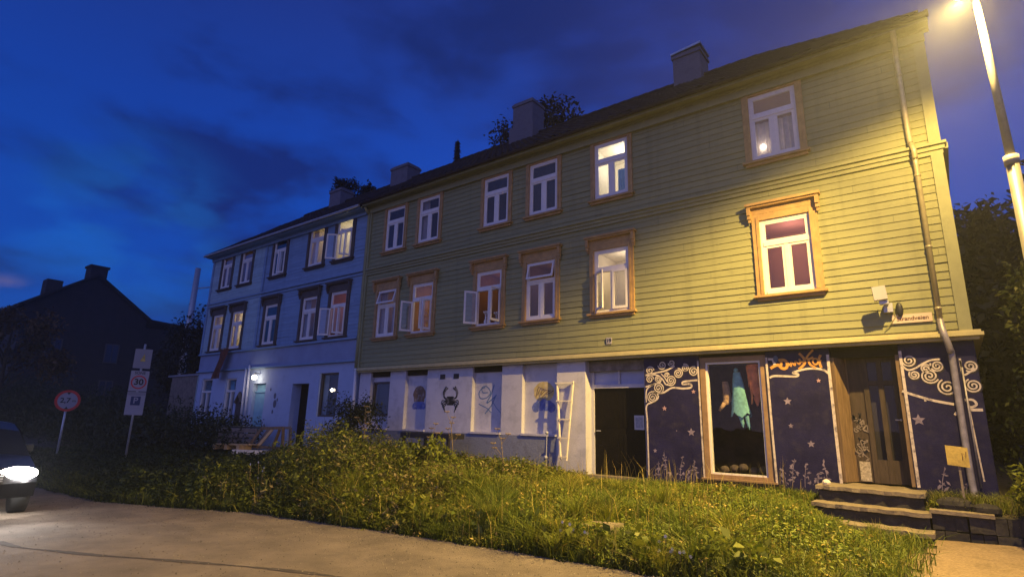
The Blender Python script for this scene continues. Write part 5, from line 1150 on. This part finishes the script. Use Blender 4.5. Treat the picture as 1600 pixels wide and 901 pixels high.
tree('leafy_shrub', (-8.6, 8.4, -1.3), 1, (-8.6, 8.4, -.70, .55, .5, .48), 900, .10, M_BUSHY, 'bright broad leaved shrub rising from the weeds below the painted crab', 'bush', clumps=14, r0=.015, seed=27)
# hedge that closes the left side of the road
hp_ = []; hv = []
for k in range(150):
    x = -19-random.random()**1.0*34; y = 6.9+random.random()*4.5+(-x-15)*.03; hgt = (.75+.085*(-x-15))*random.uniform(.7, 1.15); zg = float(ground_z(x, y))
    m_ = 420; u = unit(rng.normal(size=(m_, 3)))*rng.random((m_, 1))**.4*np.array([.9+.02*(-x), .8, hgt*.55]); hp_.append(u+np.array([x, y, zg+hgt*.5])); hv.append(np.clip(rng.normal(.4, .25, m_), 0, 1))
P = np.concatenate(hp_); P = P[P[:, 1] > edge_y(P[:, 0])+.3]; hv = np.concatenate(hv)[:len(P)]
V, Fq = leaves(P, .13); tag(np_mesh('hedge', V, Fq, hv, M_BUSHD), 'dense dark hedge running along the road behind the two road signs', 'hedge', kind='stuff')

# ---------------------------------------------------------------- weeds and grass
def veg_h(x, y):
    d = y-edge_y(x)
    h = np.interp(x, [-30, -15, -12.5, -11, -9.0, -7.6, -6.4, -4.5, -2.5, -1.5, -.6], [.42, .45, .62, .88, .92, .68, .42, .42, .40, .30, .22])
    h = h*np.interp(y, [3, 6.6, 7.8, 9.2, 10.5, 11.2, 12], [1, 1, .92, .66, .50, .42, .35])*np.clip(.45+d*.7, .3, 1)*(.50+.85*patch(x*.8+3, y*1.1+1))*(1-.45*sstep((-x/y-1.62)/.2))
    return h
def ok_area(x, y):
    m = (y > edge_y(x)+.02) & (y < 11.9) & ~((x > -.75) & (x < 1.4) & (y < 11.05)) & (x < .4)
    m &= ~((x > -2.0) & (x < -.45) & (y > 10.5)); m &= ~((x > -6.9) & (x < -5.5) & (y > 11.3)); m &= ~((x > -20.6) & (x < -16.4) & (y > 8.6) & (y < 11.2) & (x < -16.4))
    m &= ~((x > -22) & (y > 11.0) & (x < -16)); return m
def scatter(n, x0, x1, y0=3.6, y1=11.95, dens=None):
    x = x0+rng.random(n)*(x1-x0); y = y0+rng.random(n)*(y1-y0); k = ok_area(x, y)
    if dens is not None: k &= rng.random(n) < dens(x, y)
    return x[k], y[k]
def patch(x, y): return .5+.5*np.clip(np.sin(x*1.3+1.7*np.sin(y*.9))*np.cos(y*1.7+x*.5)*1.3, -1, 1)
def blades(name, x, y, h, w, m, lean=.35, segs=2, kind='stuff', val=None):
    n = len(x); z = ground_z(x, y); a = rng.random(n)*2*np.pi; la = rng.random(n)*2*np.pi; ll_ = rng.random(n)*lean*h
    side = np.stack([np.cos(a), np.sin(a), np.zeros(n)], 1)*(w/2)[:, None]; base = np.stack([x, y, z-.02], 1); ld_ = np.stack([np.cos(la), np.sin(la), np.zeros(n)], 1)
    mid = base+ld_*(ll_*.35)[:, None]+np.array([0, 0, 1])*(h*.6)[:, None]; tip = base+ld_*ll_[:, None]*1.3+np.array([0, 0, 1])*(h*(1-.25*rng.random(n)))[:, None]
    V = np.stack([base-side, base+side, mid+side*.75, mid-side*.75, tip+side*.08, tip-side*.08], 1).reshape(-1, 3)
    i = np.arange(n)[:, None]*6; Fq = np.concatenate([i+np.array([[0, 1, 2, 3]]), i+np.array([[3, 2, 4, 5]])], 0)
    v = np.clip(rng.normal(.45, .22, n), 0, 1) if val is None else val
    return tag(np_mesh(name, V, Fq, np.concatenate([v, v]), m), kind=kind)
x, y = scatter(165000, -8.5, .4, 5.9, 11.95)
h = veg_h(x, y)*(.35+.75*rng.random(len(x)))*(.6+.6*patch(x, y)); blades('grass', x, y, np.minimum(h, .75), .006+.008*rng.random(len(x)), M_GRASS, .8, val=np.clip(rng.normal(.35+.35*patch(x*1.1+2, y), .2), 0, 1))
x, y = scatter(130000, -24, -8.0, 3.6, 11.95)
h = veg_h(x, y)*(.3+.6*rng.random(len(x))); blades('long_grass', x, y, h, .008+.008*rng.random(len(x)), M_WEED, .7, val=np.clip(rng.normal(.5, .22, len(x))-.6*sstep((-x-10.5)/3), 0, 1))  # grass colour darkened leftward, in place of the lamp light fading
def weeds(name, n, x0, x1, hs, leaf, m, dens=None, per=22, dry=.1):
    x, y = scatter(n, x0, x1, dens=dens); n = len(x); h = veg_h(x, y)*hs*(.65+.5*rng.random(n)); z = ground_z(x, y); lean = rng.normal(size=(n, 2))*.13
    k = rng.random((n, per)); k.sort(1); hh = (h[:, None]*(.15+.85*k)); a = rng.random((n, per))*2*np.pi; rad = (.02+.11*(1-k*.75))*(.4+.8*rng.random((n, per)))*np.clip(h, .3, 1)[:, None]*1.5
    px_ = x[:, None]+lean[:, :1]*hh+rad*np.cos(a); py_ = y[:, None]+lean[:, 1:]*hh+rad*np.sin(a); pz_ = z[:, None]+hh
    P = np.stack([px_, py_, pz_], -1).reshape(-1, 3); d = np.stack([np.cos(a), np.sin(a), .3-.5*rng.random((n, per))], -1).reshape(-1, 3)
    pv = np.repeat(np.clip(rng.normal(.42, .16, n)+(rng.random(n) < dry)*.45, 0, 1), per); pv = np.clip(pv+rng.normal(size=len(pv))*.1+np.repeat(.28*np.exp(-((x+7.5)/3.0)**2)-.6*sstep((-x-10.5)/3), per), 0, 1)  # leaf colour lightened in the lamp's pool, darkened leftward as its light fades
    V, Fq = leaves(P, leaf, d, .42); tag(np_mesh(name, V, Fq, pv, m), kind='stuff')
    s = np.full(n, .005); base = np.stack([x, y, z-.02], 1); tip = np.stack([x+lean[:, 0]*h, y+lean[:, 1]*h, z+h], 1); sd = np.array([1, .3, 0])*.005
    V = np.stack([base-sd, base+sd, tip+sd*.4, tip-sd*.4], 1).reshape(-1, 3); return V, pv[::per]
SV, SW = [], []
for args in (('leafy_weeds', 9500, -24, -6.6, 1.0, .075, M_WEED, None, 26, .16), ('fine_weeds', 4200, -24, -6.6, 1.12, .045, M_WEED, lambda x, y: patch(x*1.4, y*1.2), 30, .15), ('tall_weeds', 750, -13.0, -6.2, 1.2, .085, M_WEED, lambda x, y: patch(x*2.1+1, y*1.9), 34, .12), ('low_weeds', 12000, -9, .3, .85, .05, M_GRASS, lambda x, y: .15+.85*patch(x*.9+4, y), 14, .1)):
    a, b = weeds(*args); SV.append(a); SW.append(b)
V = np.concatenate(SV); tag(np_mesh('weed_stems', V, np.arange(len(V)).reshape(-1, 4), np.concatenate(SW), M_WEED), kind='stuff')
# dark undergrowth hanging over the road edge
x = -24+rng.random(9000)*23.6; y = edge_y(x)+.02+rng.random(len(x))**2*.5; blades('verge_grass', x, y, .10+.25*rng.random(len(x)), .008+.01*rng.random(len(x)), M_WEED, 1.3)
# grass on the stone bed and round the step feet
x = -.5+rng.random(3500)*1.6; y = 11.15+rng.random(3500)*.8; blades('bed_grass', x, y, .08+.22*rng.random(3500), .006+.006*rng.random(3500), M_WEED, .9, val=np.clip(rng.normal(.75, .2, 3500), 0, 1))
# grass tufts creeping over the gravel and the last metre before the path
x = -1.2+rng.random(4200)*.85*rng.random(4200)**.6; y = 6.7+rng.random(4200)*3.9; blades('edge_grass', x, y, .08+.20*rng.random(4200), .006+.008*rng.random(4200), M_GRASS, 1.0)
# arching tussocks that break up the verge
XT, YT, HT, AT = [], [], [], []
for k in range(95):
    cx_ = -9.5+9.2*rng.random(); cy_ = float(edge_y(cx_))+.1+rng.random()**1.4*3.6
    if not ok_area(np.array([cx_]), np.array([cy_]))[0]: continue
    m_ = int(90+130*rng.random()); a_ = rng.random(m_)*6.28; rr_k = rng.random(m_)*.11; XT.append(cx_+rr_k*np.cos(a_)); YT.append(cy_+rr_k*np.sin(a_)); HT.append((.22+.30*rng.random())*(.6+.5*rng.random(m_))*np.ones(m_)*(1 if cx_ < -2.2 else .6)); AT.append(np.full(m_, rng.random()*.45+.35))
XT, YT, HT, AT = map(np.concatenate, (XT, YT, HT, AT)); blades('tussocks', XT, YT, HT, .007+.006*rng.random(len(XT)), M_GRASS, 1.25, val=np.clip(AT+rng.normal(size=len(XT))*.12, 0, 1))
# dry seed stalks
x, y = scatter(1500, -11, -.8); h = .35+.45*rng.random(len(x)); h *= np.where(x > -2.5, .6, 1); blades('seed_stalks', x, y, h, .005+.003*rng.random(len(x)), M_GRASS, .4, val=.92+.08*rng.random(len(x)))
# dock leaves at the verge
P = []; 
for cx_, cy_ in ((-4.5, 6.55), (-4.2, 6.6), (-3.7, 6.7), (-2.3, 6.75), (-1.9, 6.8), (-6.9, 6.4), (-6.2, 6.4), (-9.2, 6.1), (-5.4, 6.5), (-3.1, 6.7), (-8.1, 6.2)):
    n = 26; a = rng.random(n)*2*np.pi; r_ = rng.random(n)*.28; P.append(np.stack([cx_+r_*np.cos(a), cy_+r_*np.sin(a)*.6, float(ground_z(cx_, cy_))+.06+rng.random(n)*.30], 1))
P = np.concatenate(P); V, Fq = leaves(P, .13, aspect=.6, droop=.8); tag(np_mesh('dock_leaves', V, Fq, np.clip(rng.normal(.55, .25, len(P)), 0, 1), M_BUSHY), kind='stuff')
# tall dry umbel plants and white flowers: individuals
def umbel(x, y, h, label, sd, dry=True):
    zg = float(ground_z(x, y)); t = thing('umbel_plant', (x, y, zg), label, 'wild plant', 'tall umbel plants in the weeds'); rg = random.Random(sd); mb = MB(); top = Vector((x+rg.uniform(-.1, .1), y, zg+h)); hd = MB()
    mb.tube([(x, y, zg), (x+.02, y, zg+h*.5), top], [.012, .009, .004], 6)
    for k in range(5):
        hd = MB()
        f = .55+.1*k; p = Vector((x, y, zg)).lerp(top, f); q = p+Vector((rg.uniform(-.22, .22), rg.uniform(-.1, .1), h*.12+.08)); mb.tube([p, q], [.006, .003], 5)
        for j in range(9):
            a = j*.7; e = q+Vector((.05*math.cos(a), .05*math.sin(a), .03)); mb.tube([q, e], .0022, 4); hd.ball(e, .013, 6, 4)
        hd.build('flower_head', M_FLOWER if not dry else M_STEMD, t)
    mb.build('stem', M_STEMD, t)
umbel(-9.0, 9.6, 1.25, 'tallest dry umbel plant in front of the painted crab', 1); umbel(-9.4, 9.3, 1.0, 'shorter dry umbel plant left of the tallest one', 2)
umbel(-11.2, 8.9, 1.35, 'leggy dry umbel plant between the dark bush and the crab painting', 3); umbel(-7.4, 9.4, .95, 'dry umbel plant before the blue and straw painted head', 4)
def flower_clump(x, y, n, label, hmin, hmax, sd):
    zg = float(ground_z(x, y)); t = thing('white_flowers', (x, y, zg), label, 'flowers'); rg = random.Random(sd); 
    for k in range(n):
        mb = MB(); hd = MB(); a = rg.random()*6.28; r_ = rg.random()*.3; p = Vector((x+r_*math.cos(a), y+r_*.5*math.sin(a), zg)); q = p+Vector((rg.uniform(-.05, .05), -.04, rg.uniform(hmin, hmax))); mb.tube([p, q], .004, 4)
        for m_ in range(5):
            b = m_*1.257; d = Vector((math.cos(b), -.3, math.sin(b)))*.022; s_ = Vector((-math.sin(b), 0, math.cos(b)))*.009; hd.add([q, q+d*.6+s_, q+d, q+d*.6-s_], [(0, 1, 2, 3)])
        mb.build('stem', M_STEMD, t); hd.build('petals', M_FLOWER, t)
flower_clump(-4.05, 6.62, 8, 'cluster of white flowers low at the road edge in the middle', .15, .35, 1)
flower_clump(-2.75, 6.72, 9, 'white flowers at the road edge near the bottom of the frame', .12, .3, 2)
flower_clump(-10.4, 5.95, 5, 'few white flowers in the dark weeds at the left end of the verge', .3, .7, 3)
# fallen twigs and flat stones by the black door
mb = MB(); mb.obox((-6.9, 11.2, -1.24), (1.0, .1, .03), (0, .06, 0), (0, 0, .03)); mb.obox((-6.4, 11.0, -1.22), (.9, -.1, .02), (0, .05, 0), (0, 0, .03)); tag(mb.build('loose_boards', M_WOODG), 'loose weathered boards on the ground before the black door', 'boards')
fs_ = MB(); fs_.obox((-4.15, 6.95, -1.38), (.45, .04, .02), (.03, .32, .02), (0, 0, .10)); tag(fs_.build('paving_slab', M_TREAD), 'half buried paving slab in the grass above the verge flowers', 'slab')

# thin haze added for the glow round the headlights and the street lamp
mb = MB(); mb.box(-140, 60, -40, 110, -2.7, 24); hz = mb.build('haze', [], None) if False else None
me = bpy.data.meshes.new('haze'); me.from_pydata(mb.v, [], mb.f); hz = bpy.data.objects.new('haze', me); COL.objects.link(hz); tag(hz, kind='stuff')
hm = bpy.data.materials.new('haze'); hm.use_nodes = True; hn = hm.node_tree.nodes; hn.remove(hn['Principled BSDF'])
pv_ = hn.new('ShaderNodeVolumePrincipled'); pv_.inputs['Color'].default_value = (.80, .86, .95, 1); pv_.inputs['Density'].default_value = .0014; pv_.inputs['Anisotropy'].default_value = .55
hm.node_tree.links.new(pv_.outputs[0], hn['Material Output'].inputs['Volume']); me.materials.append(hm)
